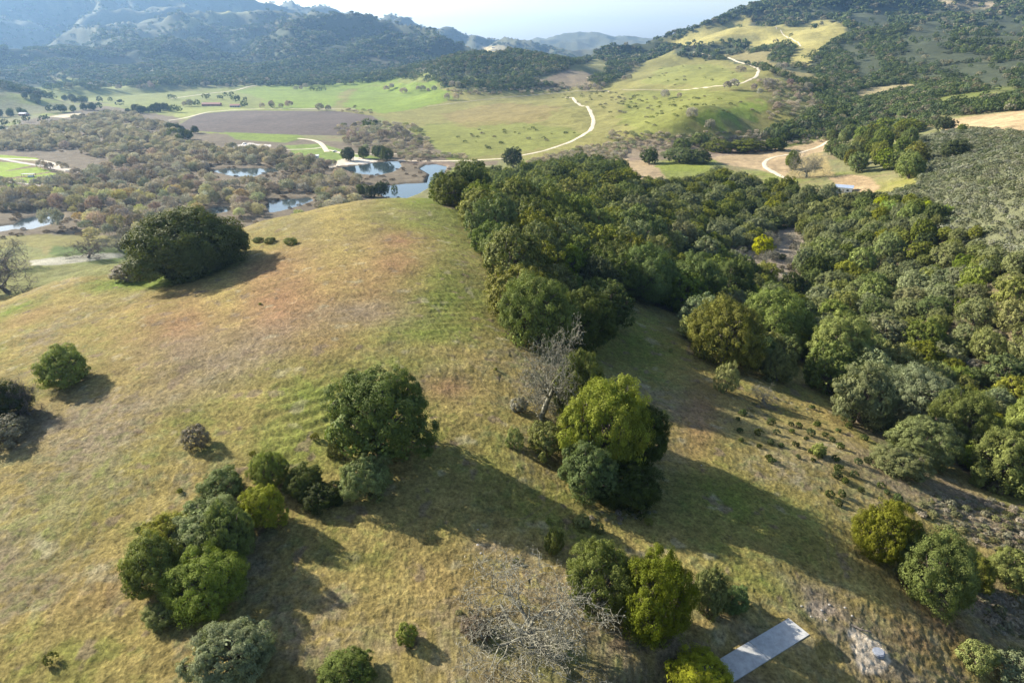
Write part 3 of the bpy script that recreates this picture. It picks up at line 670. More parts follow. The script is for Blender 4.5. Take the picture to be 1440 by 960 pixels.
def bare_tree(seed, W=10., Hh=8., lvl=5, rad=.4, twig=1.0, nlimb=6, droop=0.0, up=.35):
    """leafless oak: (trunk+limb tubes), (twig tubes), twig tips"""
    r = np.random.default_rng(seed); V = []; Fq = []; V2 = []; F2 = []; tips = []
    def grow(p, d, L, ra, k):
        ns = 4 if k < 2 else 3; pts = [p]; rs = [ra]; dirs = []
        for i in range(ns):
            d = unit(d + r.normal(size=3) * (.28 + .06 * k) + np.array([0, 0, up * .22 - droop * .1 * k])); p = p + d * L / ns; pts.append(p); dirs.append(d); rs.append(ra * (1 - .55 * (i + 1) / ns))
        if k <= 2: tube(V, Fq, pts, rs, 6 if k < 2 else 4)
        else: tube(V2, F2, pts, [max(x, .011 * twig) for x in rs], 3)
        if k >= lvl: tips.append(p); return
        nc = [nlimb, 4, 4, 4, 3, 3][k] if k < 6 else 2
        for c in range(nc):
            i = r.integers(0 if k else 2, ns) if c < nc - 1 else ns - 1
            q = pts[i + 1]; dd = dirs[i]; side = unit(np.cross(dd, r.normal(size=3)))
            if k == 0: a = 2 * PI * c / nc + r.uniform(-.4, .4); nd = unit(np.array([math.cos(a), math.sin(a), up * r.uniform(.6, 2.0)]))
            else: nd = unit(dd * r.uniform(.5, .9) + side * r.uniform(.6, 1.0))
            grow(q, nd, L * r.uniform(.55, .85) if k else W * .26, rs[i + 1] * (.62 if k else .6), k + 1)
    grow(np.array([0, 0, -.5]), np.array([0, 0, 1.]), Hh * .3, rad, 0)
    V = np.array(V); V2 = np.array(V2); tips = np.array(tips)
    sx = (W / 2) / np.percentile(np.abs(V2[:, :2]), 96); szz = Hh / np.percentile(V2[:, 2], 98); s = np.array([sx, sx, szz])
    return V * s, Fq, V2 * s, F2, tips * s, r

# ------------------------------------------------------------------ prototypes (each an unlinked set of meshes; W x H nominal metres)
OAKS = []      # near live oaks: (crown mesh, trunk mesh, W, H)
for k, (W_, H_, lo, cl, le, lsz) in enumerate([(10, 8, 17, 34, 62, .25), (11, 8.5, 19, 34, 60, .25), (9, 8.5, 14, 34, 64, .24), (12, 8, 21, 34, 60, .26), (10, 7, 16, 34, 64, .25)]):
    V, T, ce = crown_data(300 + k, W_, H_, lo * 2, 22, 125, lsz * .62, low=-.55, lr=(.10, .20), flat=.95, gap=.12); Vb, Tb, _ = crown_data(600 + k, W_ * .86, H_ * .88, 13, 24, 34, .36, low=-.6, lr=(.22, .30), flat=.95, gap=.05); V = np.concatenate([V, Vb]); T = np.concatenate([T, Tb]); OAKS.append((leafmesh('oak_crown', V, T, M_LEAF), trunk_mesh('oak_trunk', k, ce, H_, M_BARK), W_, H_))
V, T, ce = crown_data(322, 24, 15, 40, 40, 52, .42, low=-.5, lr=(.10, .17), gap=.05, flat=.9); Vb, Tb, _ = crown_data(323, 18.5, 11, 24, 40, 40, .6, low=-.8, lr=(.16, .22), gap=.02, flat=.9); V = np.concatenate([V, Vb]); T = np.concatenate([T, Tb]); GIANT = (leafmesh('oak_crown', V, T, M_LEAF), trunk_mesh('oak_trunk', 9, ce, 15, M_BARK, 8, .8), 24, 15)
MIDS = []      # oaks of the wood
for k, (W_, H_, lo) in enumerate([(11, 8.5, 12), (12, 9, 14), (10, 9, 11), (12, 8, 15), (9.5, 8.5, 10), (11, 7.5, 13)]):
    V, T, ce = crown_data(330 + k, W_, H_, lo * 2 + 2, 16, 32, .36, low=-.4, lr=(.11, .21), flat=.95, gap=.1); Vb, Tb, _ = crown_data(640 + k, W_ * .85, H_ * .86, 10, 16, 18, .6, low=-.5, lr=(.22, .30), flat=.95, gap=.03); V = np.concatenate([V, Vb]); T = np.concatenate([T, Tb]); MIDS.append((leafmesh('oak_crown', V, T, M_LEAF), trunk_mesh('oak_trunk', 40 + k, ce, H_, M_BARK, 5), W_, H_))
BUSH = []      # shrubs: one mesh with stems inside
for k, (W_, H_) in enumerate([(3, 2.2), (3.4, 2.4), (2.6, 2.4)]):
    V, T, ce = crown_data(360 + k, W_, H_, 14, 20, 44, .13, low=-.6, lr=(.18, .32), gap=.05); BUSH.append((leafmesh('shrub_crown', V, T, M_LEAF), trunk_mesh('shrub_stems', 60 + k, ce, H_, M_BARK, 4, .08), W_, H_))
SMALL = []     # low tussocky shrubs
for k in range(3):
    V, T, ce = crown_data(380 + k, 1.4, .9, 8, 12, 22, .13, low=-.4, lr=(.26, .36), gap=.03); SMALL.append((leafmesh('low_shrub', V, T, M_LEAF), None, 1.4, .8))
FARS = []
for k, (W_, H_, lo) in enumerate([(10, 8, 7), (11, 8.5, 8), (10, 9, 6), (12, 8, 9)]):
    V, T, ce = crown_data(400 + k, W_, H_, lo, 9, 7, 1.5, lr=(.24, .36), low=0); FARS.append((leafmesh('far_oak', V, T, M_FAR), None, W_, H_))
VFAR = []
for k in range(3):
    V, T, ce = crown_data(420 + k, 11, 8.5, 4, 8, 4, 3.2, lr=(.3, .42), low=.1, gap=0); VFAR.append((leafmesh('far_wood', V, T, M_FAR), None, 11, 8.5))
WILL = []      # leafless willows and cottonwoods, twiggy haze of slivers
for k, (W_, H_) in enumerate([(9, 7), (8, 8), (10, 7.5), (7, 9)]):
    V, T, ce = crown_data(440 + k, W_, H_, 9, 20, 16, .55, sliver=.10, lr=(.2, .32), low=-.2)
    V2, T2, _ = crown_data(450 + k, W_, H_, 8, 12, 7, .5, lr=(.2, .3), low=-.2); WILL.append((leafmesh('willow', np.concatenate([V, V2]), np.concatenate([T, T2]), M_TWIG), None, W_, H_))
def bare_proto(seed, W_, H_, lvl, rad, mat, twigc=None, lichen=0, twig=1.0, **k):
    V, Fq, V2, F2, tips, r = bare_tree(seed, W_, H_, lvl, rad, twig, **k); tm = mesh_np('bare_trunk', V, Fq, mat, smooth=True)
    k0 = len(V2); tw = np.array(F2); Vt = V2
    if lichen:   # tufts of pale lichen and fine spray at the twig tips
        P = np.repeat(tips, lichen, 0) + r.normal(size=(len(tips) * lichen, 3)) * .22; cv = cards(P, unit(r.normal(size=P.shape)), r.uniform(.1, .3, len(P)), .35, r)
        tw = np.concatenate([tw, np.arange(len(cv)).reshape(-1, 4) + k0]); Vt = np.concatenate([V2, cv])
    me = mesh_np('bare_twigs', Vt, tw, mat); return (me, tm, W_, H_)
BARE = [bare_proto(501, 12, 8, 5, .5, M_LICHEN, lichen=2, twig=1.35, nlimb=7, up=.25), bare_proto(502, 8, 9, 5, .35, M_LICHEN, lichen=2, twig=1.2), bare_proto(503, 11, 8, 5, .42, M_DEAD, lichen=1, twig=2.2, nlimb=6, up=.3)]
V, Fq, V2, F2, tips, r_ = bare_tree(510, 10, 8, 4, .55, 6.0)
_V = np.concatenate([V, V2]); _F = np.concatenate([np.array(Fq), np.array(F2) + len(V)]); BAREF = mesh_np('far_bare', _V, _F, M_DEAD)
# ------------------------------------------------------------------ line of sight over bare ground
TE = (H - CZ) / RR; RM = np.maximum.accumulate(TE, axis=1)
def seen(x, y, z, slack=0.0):
    a = np.arctan2(x, y); r = np.hypot(x, y); il, _ = _idx(LR, np.log(r) - .004); ia, _ = _idx(AZ, a)
    return (z - CZ) / r > RM[ia, il] - slack
OAKG = (.115, .142, .025); OAKD = (.06, .08, .018); OAKY = (.18, .195, .03); OAKB = (.21, .25, .03); OAKS_ = (.165, .18, .072); YEL = (.27, .33, .03); GREYB = (.19, .17, .12); OLIV = (.155, .172, .033); WILC = (.2, .165, .125)
def col4(c, j=0): return (*[max(.01, x * (1 + random.uniform(-j, j))) for x in c], 1)
n_oak = 0
def plant(name, proto, x, y, W_, H_, color, label, cat, group=None, rot=None, crown='crown', trunk='trunk', zoff=-.15, lean=0):
    """one plant: an Empty at its foot with a crown and a trunk, or one mesh where it is small"""
    me, tm, w0, h0 = proto; z = float(hgt(x, y)) + zoff; s = (W_ / w0, W_ / w0, H_ / h0); rot = random.uniform(0, 2 * PI) if rot is None else rot
    if tm is None:
        o = link(name, me, loc=(x, y, z)); o.scale = s; o.rotation_euler = (0, 0, rot); o.color = col4(color, .08); tag(o, label, cat, group); return o
    e = bpy.data.objects.new(name, None); C.objects.link(e); e.location = (x, y, z); e.rotation_euler = (lean, 0, rot); e.scale = s; e.empty_display_size = .5; tag(e, label, cat, group)
    c = link(crown, me, e); c.color = col4(color, .08); t_ = link(trunk, tm, e); return e
def bbox(name, proto, x0, y0, x1, y1, color, label, cat='tree', group=None, hs=1.0, **k):
    """plant whose crown fills this box of the picture: foot found on the ground, real size from its distance"""
    cx = (x0 + x1) / 2; W_ = 8.0; H_ = 6.0; py = y1 - 5
    for _ in range(5):
        g_ = G1(cx, py); d = project(g_[0], g_[1], g_[2])[2]; m = d / F; W_ = (x1 - x0) * m; dep = math.atan2(CZ - g_[2], g_[3])
        py = y1 - (W_ * .5 * math.sin(dep) * .75) / m; H_ = ((y1 - y0) * m - W_ * .80 * math.sin(dep)) / math.cos(dep) / .92; H_ = min(max(H_, .5 * W_), 1.5 * W_)
    placed.append((g_[0], g_[1], W_ / 2)); return plant(name, proto, g_[0], g_[1], W_ * 1.04, H_ * hs, color, label, cat, group, **k)
placed = []
O = OAKS
# ---- single trees that the picture shows large, each with its own description
bbox('oak_tree', O[0], 57, 483, 129, 551, OAKY, 'small round live oak alone on the open grass, its shadow beside it', hs=1.05)
bbox('oak_tree', O[1], -28, 528, 44, 602, OAKD, 'dark oak cut off by the left edge, behind a grey thicket')
bbox('shrub', BUSH[0], 257, 594, 296, 632, GREYB, 'lone grey-green shrub on open grass, well left of the large round oak', 'shrub')
bbox('oak_tree', O[2], 463, 508, 610, 668, OAKG, 'large dark round oak in the middle of the grass slope, casting a wide shadow', hs=1.0, rot=2.2)
bbox('oak_tree', O[4], 476, 632, 552, 708, OLIV, 'low bushy oak at the foot of the large dark round oak')
bbox('shrub', BUSH[1], 460, 616, 485, 648, OAKG, 'little green bush tucked against the left foot of the large dark round oak', 'shrub')
bbox('oak_tree', O[0], 279, 652, 347, 712, OAKG, 'uppermost green oak of the left clump, above the big billowy one')
bbox('oak_tree', O[3], 356, 630, 406, 694, OAKY, 'slim yellowish oak standing just above the bright lime-green one')
bbox('oak_tree', O[2], 342, 676, 405, 752, OAKB, 'bright lime-green oak at the right edge of the left clump')
bbox('oak_tree', O[1], 402, 648, 456, 704, OAKG, 'green oak right of the slim yellowish one, at the end of the row')
bbox('oak_tree', O[4], 424, 668, 486, 722, OAKD, 'dark low oak at the lower right end of the left row')
bbox('oak_tree', O[2], 240, 690, 358, 792, OLIV, 'broad top oak of the biggest left clump, sunlit on its crown')
bbox('oak_tree', O[0], 178, 740, 268, 850, OAKG, 'left-hand billowy oak of the biggest clump, facing the open grass')
bbox('oak_tree', O[3], 238, 762, 352, 876, OAKG, 'lower dark billowy oak of the biggest left clump')
bbox('oak_tree', O[4], 290, 700, 362, 800, OLIV, 'tall green oak at the right side of the biggest left clump, below the lime one')
bbox('oak_tree', O[1], 210, 712, 282, 790, OAKY, 'yellowish upper left oak of the biggest left clump')
bbox('oak_tree', O[4], 206, 838, 262, 884, OAKY, 'small leafy oak skirt at the bottom of the biggest left clump')
bbox('oak_tree', O[2], 272, 862, 392, 978, OAKS_, 'grey-green oak near the bottom edge, below the biggest clump')
bbox('oak_tree', O[0], 444, 908, 531, 984, OAKG, 'round dark green oak cut by the bottom edge in the shade')
bbox('shrub', BUSH[2], 558, 873, 588, 910, OLIV, 'single green bush between the bottom round oak and the bare lichen oak', 'shrub')
bbox('leafless_tree', BARE[1], 718, 470, 806, 606, GREYB, 'grey leafless oak standing on the ridge beside leafy oaks', hs=.95, crown='twigs')
bbox('oak_tree', O[1], 776, 492, 848, 604, OLIV, 'olive-green oak right behind the grey leafless one')
bbox('oak_tree', O[3], 786, 524, 912, 680, OLIV, 'largest sunlit oak of the centre ridge, with yellow-green billows')
bbox('oak_tree', O[2], 868, 566, 938, 668, OAKD, 'dark shaded oak on the right flank of the largest sunlit oak')
bbox('oak_tree', O[0], 786, 616, 870, 712, OAKG, 'oak on the lower left of the largest sunlit oak')
bbox('oak_tree', O[4], 836, 640, 926, 726, OAKD, 'shaded oak on the lower right of the ridge group')
bbox('shrub', BUSH[0], 742, 590, 794, 652, OLIV, 'broad green bush below the grey leafless oak', 'shrub')
bbox('shrub', BUSH[1], 711, 600, 736, 634, OLIV, 'small green bush left of the broad bush on the ridge', 'shrub')
bbox('shrub', BUSH[2], 717, 556, 742, 582, GREYB, 'dull brown-green bush at the foot of the grey leafless oak', 'shrub')
bbox('shrub', BUSH[2], 806, 720, 830, 744, OLIV, 'little bush on the bank edge under the ridge group', 'shrub')
bbox('shrub', BUSH[0], 766, 738, 792, 782, OLIV, 'yellow-green sapling bush above the bare lichen oak', 'shrub')
bbox('oak_tree', O[3], 700, 384, 806, 500, OAKG, 'big oak at the tip of the wood, above the grey leafless oak')
bbox('oak_tree', O[1], 776, 404, 864, 502, OAKD, 'dark shaded oak just right of the big one at the tip of the wood')
bbox('leafless_tree', BARE[0], 652, 786, 862, 962, GREYB, 'wide leafless oak pale with lichen, low in the picture', crown='twigs', hs=.9)
bbox('shrub', BUSH[1], 648, 862, 690, 902, GREYB, 'dark scrubby bush under the left side of the lichen oak', 'shrub')
bbox('oak_tree', O[1], 796, 756, 892, 878, OAKG, 'dark oak standing just right of the lichen oak')
bbox('oak_tree', O[3], 866, 772, 972, 916, OAKG, 'bigger of the two oaks right of the lichen oak, light-tipped')
bbox('oak_tree', O[4], 968, 794, 1020, 872, OLIV, 'pale feathery oak right of the light-tipped one')
bbox('oak_tree', O[0], 1008, 818, 1054, 866, OAKG, 'small oak just above the shaded end of the concrete strip')
bbox('oak_tree', O[2], 932, 918, 1034, 1000, OAKB, 'yellow-green oak top at the bottom edge beside the concrete strip')
bbox('oak_tree', O[1], 1197, 697, 1276, 800, OLIV, 'left olive-green oak of the row low on the right')
bbox('oak_tree', O[3], 1256, 738, 1362, 862, OLIV, 'largest rounded oak of the row low on the right')
bbox('oak_tree', O[0], 1340, 772, 1394, 834, OLIV, 'middle small oak of the row low on the right')
bbox('oak_tree', O[4], 1388, 762, 1466, 836, OLIV, 'spreading olive oak where the lower right row meets the picture edge')
bbox('shrub', BUSH[0], 1346, 897, 1396, 946, OAKS_, 'grey-green round bush beside the dark gully in the lower right corner', 'shrub')
bbox('shrub', BUSH[1], 1388, 908, 1470, 975, OAKS_, 'wide pale bush in the very corner at the lower right', 'shrub')
bbox('oak_tree', GIANT, 188, 286, 348, 400, (.065, .082, .018), 'massive lone live oak on the shoulder of the knoll, spreading almost to the ground', hs=.95)
bbox('shrub', BUSH[2], 160, 376, 206, 398, GREYB, 'brushy outlier bush at the left foot of the massive lone oak', 'shrub')
for (x0, y0, x1, y1, lb) in [(400,333,418,346,'round bush left of the knoll crest, biggest of a line of three'), (372,333,388,343,'middle bush of three behind the massive oak'), (356,333,371,342,'tiny bush nearest the massive oak')]:
    bbox('shrub', BUSH[0], x0, y0, x1, y1, OLIV, lb, 'shrub')
bbox('leafless_tree', BARE[2], -30, 352, 62, 420, GREYB, 'big leafless grey oak on the far left edge of the knoll', crown='twigs')
bbox('leafless_tree', BARE[1], -20, 335, 40, 385, GREYB, 'leafless oak behind the big grey one at the left edge', crown='twigs')
bbox('leafless_tree', BARE[2], 96, 338, 148, 368, GREYB, 'low leafless oak on the marsh edge, left of the massive oak', crown='twigs')
bbox('leafless_tree', BARE[0], 146, 330, 196, 358, GREYB, 'leafless oak touching the left side of the massive oak', crown='twigs')
bbox('leafless_tree', BARE[2], 20, 530, 68, 590, GREYB, 'small leafless tree between the round oak and the left edge', crown='twigs')
bbox('thicket', BUSH[0], -30, 578, 40, 632, GREYB, 'grey leafless thicket at the left edge below the dark oak', 'thicket')
bbox('shrub', BUSH[1], 1004, 508, 1038, 556, OAKS_, 'slender grey-green bush in front of the middle wood group', 'shrub')
bbox('leafless_tree', BARE[1], 1056, 538, 1096, 574, GREYB, 'small leafless tree at the shadow edge below the middle wood group', crown='twigs')
bbox('leafless_tree', BARE[0], 1112, 216, 1156, 252, GREYB, 'pale grey leafless oak in the dry clearing by the curving road', crown='twigs')
bbox('oak_tree', MIDS[0], 1102, 214, 1124, 240, OAKG, 'small round green oak next to the pale leafless oak in the clearing')
bbox('oak_tree', MIDS[1], 707, 209, 736, 237, OAKD, 'single dark round oak beside the pale road behind the wood')
bbox('oak_tree', MIDS[2], 900, 210, 925, 232, OAKD, 'small dark oak on the brown bare slope beyond the wood')
# front row of the wood
FR = [(968,424,1062,524,3,OLIV,'sunlit oak at the left front of the middle wood group'),(1040,412,1128,500,1,OLIV,'broad oak at the back of the middle wood group'),(1074,494,1110,540,4,OAKS_,'small pale oak in front of the middle wood group'),
      (1134,446,1216,534,2,OAKY,'yellow-green tall oak between the two front groups of the wood'),(1170,512,1246,606,0,OAKS_,'left pale oak of the large right-hand front group'),(1232,516,1330,604,3,OAKS_,'rounded oak ending the large right-hand front group'),
      (1232,628,1296,676,4,OAKS_,'low rounded oak on the grass in front of the right-hand group'),(1252,586,1334,662,1,OLIV,'oak just behind the low rounded one on the right'),(1364,604,1446,700,2,OAKY,'feathery oak at the right edge above the scrubby bank'),
      (1404,560,1480,650,0,OLIV,'oak half out of the picture behind the feathery one'),(1310,552,1382,640,3,OLIV,'oak between the right-hand group and the feathery one'),
      (870,352,944,432,1,OAKG,'round oak at the left end of the shaded wood edge'),(936,362,1010,444,0,OAKG,'second oak along the shaded wood edge'),(996,372,1056,440,2,OAKD,'third oak along the shaded wood edge, darkest')]
for x0, y0, x1, y1, k, c, lb in FR: bbox('oak_tree', O[k], x0 - 5, y0 - 8, x1 + 5, y1 + 2, c, lb)

# low shrubs dotted over the open slope
dots = [(252,552),(232,573),(240,622),(246,663),(320,635),(322,685),(372,590),(395,632),(370,672),(415,683),(457,598),(490,602),(460,625),(475,683),(520,655),(540,635),(565,600),(600,640),(630,662),(655,622),(665,690),(540,710),(585,717),(550,745),(575,730),(487,730),(375,752),(362,735),(643,743),(655,783),(650,815),(723,810),(683,835),(780,750),(740,757),(765,655),(752,872),(835,857),(860,882),(670,890),(620,895),(655,930),(905,915),(545,525),(710,580),(700,605)]
for i, (cx, cy) in enumerate(dots):
    px, py = 960 + cx / 3, 400 + cy / 3; g_ = G1(px, py); s_ = random.uniform(.8, 1.5)
    plant('low_shrub', SMALL[i % 3], g_[0], g_[1], s_ * 1.05, s_ * .75, OAKD, 'knee-high dark shrub, one of many dotted over the grass below the wood', 'low shrub', 'low shrubs dotted over the open slope')
for px, py, s_, lb in [(73,931,2.2,'tiny dark bush alone in the bottom left grass'),(253,694,1.4,'tiny bush just left of the left clump'),(195,747,1.3,'tiny tuft of bush left of the biggest clump'),(443,618,2,'tiny bush left of the large dark round oak'),(356,641,1.6,'tiny bush above the slim yellowish oak'),(366,429,1,'tiny dark tuft high on the reddish knoll'),(697,521,1,'tiny dark tuft left of the grey leafless oak'),(772,735,1.3,'tiny upright bush on the bank under the ridge group'),(912,738,1.8,'tiny bush in the big shadow below the ridge group'),(725,791,1.2,'tiny dark bush above the lichen oak'),(943,495,1.8,'tiny green sapling in the shaded hollow'),(842,748,2.2,'tiny brown bush beside the little bank bush')]:
    s_ *= .62; g_ = G1(px, py); plant('low_shrub', SMALL[int(px) % 3], g_[0], g_[1], s_, s_ * .8, OLIV, lb, 'low shrub')

# ---- the wood: oaks spread over the canyon, the ones that show largest as single trees
def al_poly(pts, z=None): return on_ground(densify(pts), z)
def world_scatter(poly, wmin, wmax, k, seed, tries=30000, tight=.40, occ=None):
    r = np.random.default_rng(seed); a0, a1, l0, l1 = poly[:, 0].min(), poly[:, 0].max(), poly[:, 1].min(), poly[:, 1].max()
    rr = np.sqrt(r.uniform(math.exp(2 * l0), math.exp(2 * l1), tries)); aa = r.uniform(a0, a1, tries); ok = inpoly(poly, aa, np.log(rr)); aa, rr = aa[ok], rr[ok]
    x, y = rr * np.sin(aa), rr * np.cos(aa); W_ = r.uniform(wmin, wmax, len(x)); pts = [] if occ is None else [(p[0], p[1], p[2]) for p in occ]; n0 = len(pts)
    B = np.array(pts) if pts else np.zeros((0, 3)); out = []
    arr = np.zeros((len(x) + n0, 3)); arr[:n0] = B; m = n0
    for i in range(len(x)):
        if m and np.any(np.hypot(arr[:m, 0] - x[i], arr[:m, 1] - y[i]) < tight * (arr[:m, 2] * 2 + W_[i])): continue
        arr[m] = (x[i], y[i], W_[i] / 2); m += 1; out.append((x[i], y[i], W_[i]))
        if len(out) >= k: break
    return out
WOODA = al_poly(WOOD)
RIDGEW = al_poly([(622,290),(624,266),(650,250),(720,254),(780,238),(862,240),(900,300),(930,434),(865,402),(858,470),(800,495),(712,470),(722,400),(686,352),(656,300)])
wood = world_scatter(RIDGEW, 10, 17, 400, 11, tight=.33, occ=placed)
wood += world_scatter(WOODA, 6.5, 13, 2000, 12, tight=.335, occ=placed + [(a_, b_, c_ / 2) for a_, b_, c_ in wood])
bare_zone = al_poly([(1005,356),(1060,352),(1108,318),(1132,338),(1126,385),(1140,420),(1100,408),(1050,398)])
wx = np.array(wood); wz = hgt(wx[:, 0], wx[:, 1]); vis = seen(wx[:, 0], wx[:, 1], wz + 4, .004)
px_, py_, pd_ = project(wx[:, 0], wx[:, 1], wz + 3); infr = (px_ > -30) & (px_ < 1470) & (py_ > 0) & (py_ < 1000); inb = inpoly(bare_zone, np.arctan2(wx[:, 0], wx[:, 1]), np.log(np.hypot(wx[:, 0], wx[:, 1])))
size_ = wx[:, 2] / pd_ * vis * infr; order = np.argsort(-size_)
n_named = sum(1 for o in C.objects if o.name.split('.')[0] == 'oak_tree')
LEFTN = 255 - n_named
woodstuff = []; cnt = 0
def wood_label(px, py, r, c):
    tone = {OAKG: 'dark green', OLIV: 'olive green', OAKS_: 'grey-green', OAKY: 'yellow-green', OAKD: 'deep dark'}[c]
    if px < 860 and py < 300: where = 'at the back of the ridge wood near the pool'
    elif px < 880: where = 'on the ridge running down from the knoll'
    elif py < 300: where = 'in the upper canyon wood below the clearings'
    elif py < 400: where = 'in the middle of the canyon wood' if px < 1200 else 'high on the right-hand canyon side'
    else: where = 'in the lower canyon wood' if px < 1200 else 'low on the right-hand canyon side'
    return '%s oak %s' % (tone, where), 'oaks %s' % where
for i in order:
    if px_[i] < 642 and py_[i] < 272: continue
    x, y, W_ = wx[i]; b_ = inb[i]; sp = perlin(np.array([x / 45]), np.array([y / 45]), 9)[0]; u = random.random()
    if b_:
        if random.random() < .6: continue
        lbl = 'pale leafless tree among dead brush in the canyon gap'
        if size_[i] > 0: plant('leafless_tree', BARE[i % 3], x, y, W_ * .75, W_ * .55, GREYB, lbl, 'tree', 'leafless trees in the canyon gap', crown='twigs')
        continue
    right = px_[i] > 1080 and py_[i] < 480
    c = OAKY if u < .07 + .2 * max(0, sp) else OAKS_ if (u < .42 + (.2 if right else 0)) else OLIV if u < .72 else OAKG if u < .93 else OAKD
    if px_[i] < 880: c = OAKG if u > .4 else OLIV if u > .12 else OAKD
    Hh = W_ * random.uniform(.68, .95)
    if px_[i] > 1250: W_ *= .9; Hh *= .85
    if size_[i] > 0 and cnt < LEFTN:
        lb, gr = wood_label(px_[i], py_[i], 0, c); plant('oak_tree', MIDS[int(i) % 6], x, y, W_, Hh, c, lb, 'tree', gr + ', ' + lb.split(' oak')[0]); cnt += 1
    else: woodstuff.append((x, y, W_, Hh, c))
# bright yellow willow bushes in the canyon bottom
for (px, py, w_) in [(1248,300,26),(1300,294,20),(1275,312,34),(1330,298,18),(1236,290,22),(1010,372,36),(1000,356,20),(1158,438,28),(1190,452,26),(1150,425,20),(1212,480,28),(1318,540,40),(1352,552,36),(1150,632,20),(1072,352,30),(910,296,24),(925,302,20),(1370,330,20)]:
    g_ = G1(px, py + 8); d_ = project(*g_[:3])[2]; Wm = w_ * d_ / F
    plant('yellow_willow', MIDS[px % 6], g_[0], g_[1], Wm, Wm * .95, random.choice([YEL, OAKB, OAKY, YEL]), 'yellow-leaved willow standing out from the dark oaks of the wood', 'willow', 'yellow willows scattered through the wood')
# ------------------------------------------------------------------ masses nobody could count: one object each, plants instanced on its points
def mass(name, items, protos, label, cat, kindcol):
    """items: x, y, W, H, colour index; a point mesh with geometry nodes instancing unlinked source plants"""
    if not items: return
    src = bpy.data.collections.new(name + '_sources'); pairs = []
    for ci, c in enumerate(kindcol):
        mt = leaf_material('%s_leaves_%s' % (name, 'abcdef'[ci]), .18 if protos is not MIDS else .2, .7, .5, c, protos is WILL)
        for pi, p in enumerate(protos):
            o = bpy.data.objects.new('%s_source_%02d_%02d' % (name, ci, pi), p[0]); o.material_slots[0].link = 'OBJECT'; o.material_slots[0].material = mt; src.objects.link(o)
    it = np.array([(a[0], a[1], a[2], a[3], a[4]) for a in items]); P = np.stack([it[:, 0], it[:, 1], hgt(it[:, 0], it[:, 1]) - .25], -1)
    me = bpy.data.meshes.new(name); me.vertices.add(len(P)); me.vertices.foreach_set('co', P.astype(np.float32).ravel())
    r = np.random.default_rng(len(P)); pi = r.integers(0, len(protos), len(P)); idx = (it[:, 4].astype(int) * len(protos) + pi).astype(np.int32)
    w0 = np.array([p[2] for p in protos])[pi]; h0 = np.array([p[3] for p in protos])[pi]
    sc_ = np.stack([it[:, 2] / w0, it[:, 2] / w0, it[:, 3] / h0], -1).astype(np.float32); rt = np.zeros((len(P), 3), np.float32); rt[:, 2] = r.uniform(0, 2 * PI, len(P))
    me.attributes.new('idx', 'INT', 'POINT').data.foreach_set('value', idx); me.attributes.new('scl', 'FLOAT_VECTOR', 'POINT').data.foreach_set('vector', sc_.ravel()); me.attributes.new('rot', 'FLOAT_VECTOR', 'POINT').data.foreach_set('vector', rt.ravel()); me.update()
    o = link(name, me); tag(o, label, cat, kind='stuff')
    ng = bpy.data.node_groups.new(name + '_nodes', 'GeometryNodeTree'); ng.interface.new_socket('Geometry', in_out='INPUT', socket_type='NodeSocketGeometry'); ng.interface.new_socket('Geometry', in_out='OUTPUT', socket_type='NodeSocketGeometry')
    gi = ng.nodes.new('NodeGroupInput'); go = ng.nodes.new('NodeGroupOutput'); ip = ng.nodes.new('GeometryNodeInstanceOnPoints'); cn = ng.nodes.new('GeometryNodeCollectionInfo')
    cn.inputs['Collection'].default_value = src; cn.inputs['Separate Children'].default_value = True; cn.inputs['Reset Children'].default_value = True
    def na(nm, ty): a = ng.nodes.new('GeometryNodeInputNamedAttribute'); a.data_type = ty; a.inputs['Name'].default_value = nm; return [s_ for s_ in a.outputs if s_.enabled and s_.name == 'Attribute'][0]
    ng.links.new(gi.outputs[0], ip.inputs['Points']); ng.links.new(cn.outputs[0], ip.inputs['Instance']); ip.inputs['Pick Instance'].default_value = True
    ng.links.new(na('idx', 'INT'), ip.inputs['Instance Index']); ng.links.new(na('scl', 'FLOAT_VECTOR'), ip.inputs['Scale']); ng.links.new(na('rot', 'FLOAT_VECTOR'), ip.inputs['Rotation']); ng.links.new(ip.outputs[0], go.inputs[0])
    md = o.modifiers.new('plants', 'NODES'); md.node_group = ng; return o
CI = {OAKG: 0, OLIV: 1, OAKS_: 2, OAKY: 3, OAKD: 4}
mass('woodland', [(x, y, w_, h_, CI[c]) for x, y, w_, h_, c in woodstuff], MIDS, 'rest of the dense oak wood filling the canyon right of the knoll', 'woodland', [OAKG, OLIV, OAKS_, OAKY, OAKD])

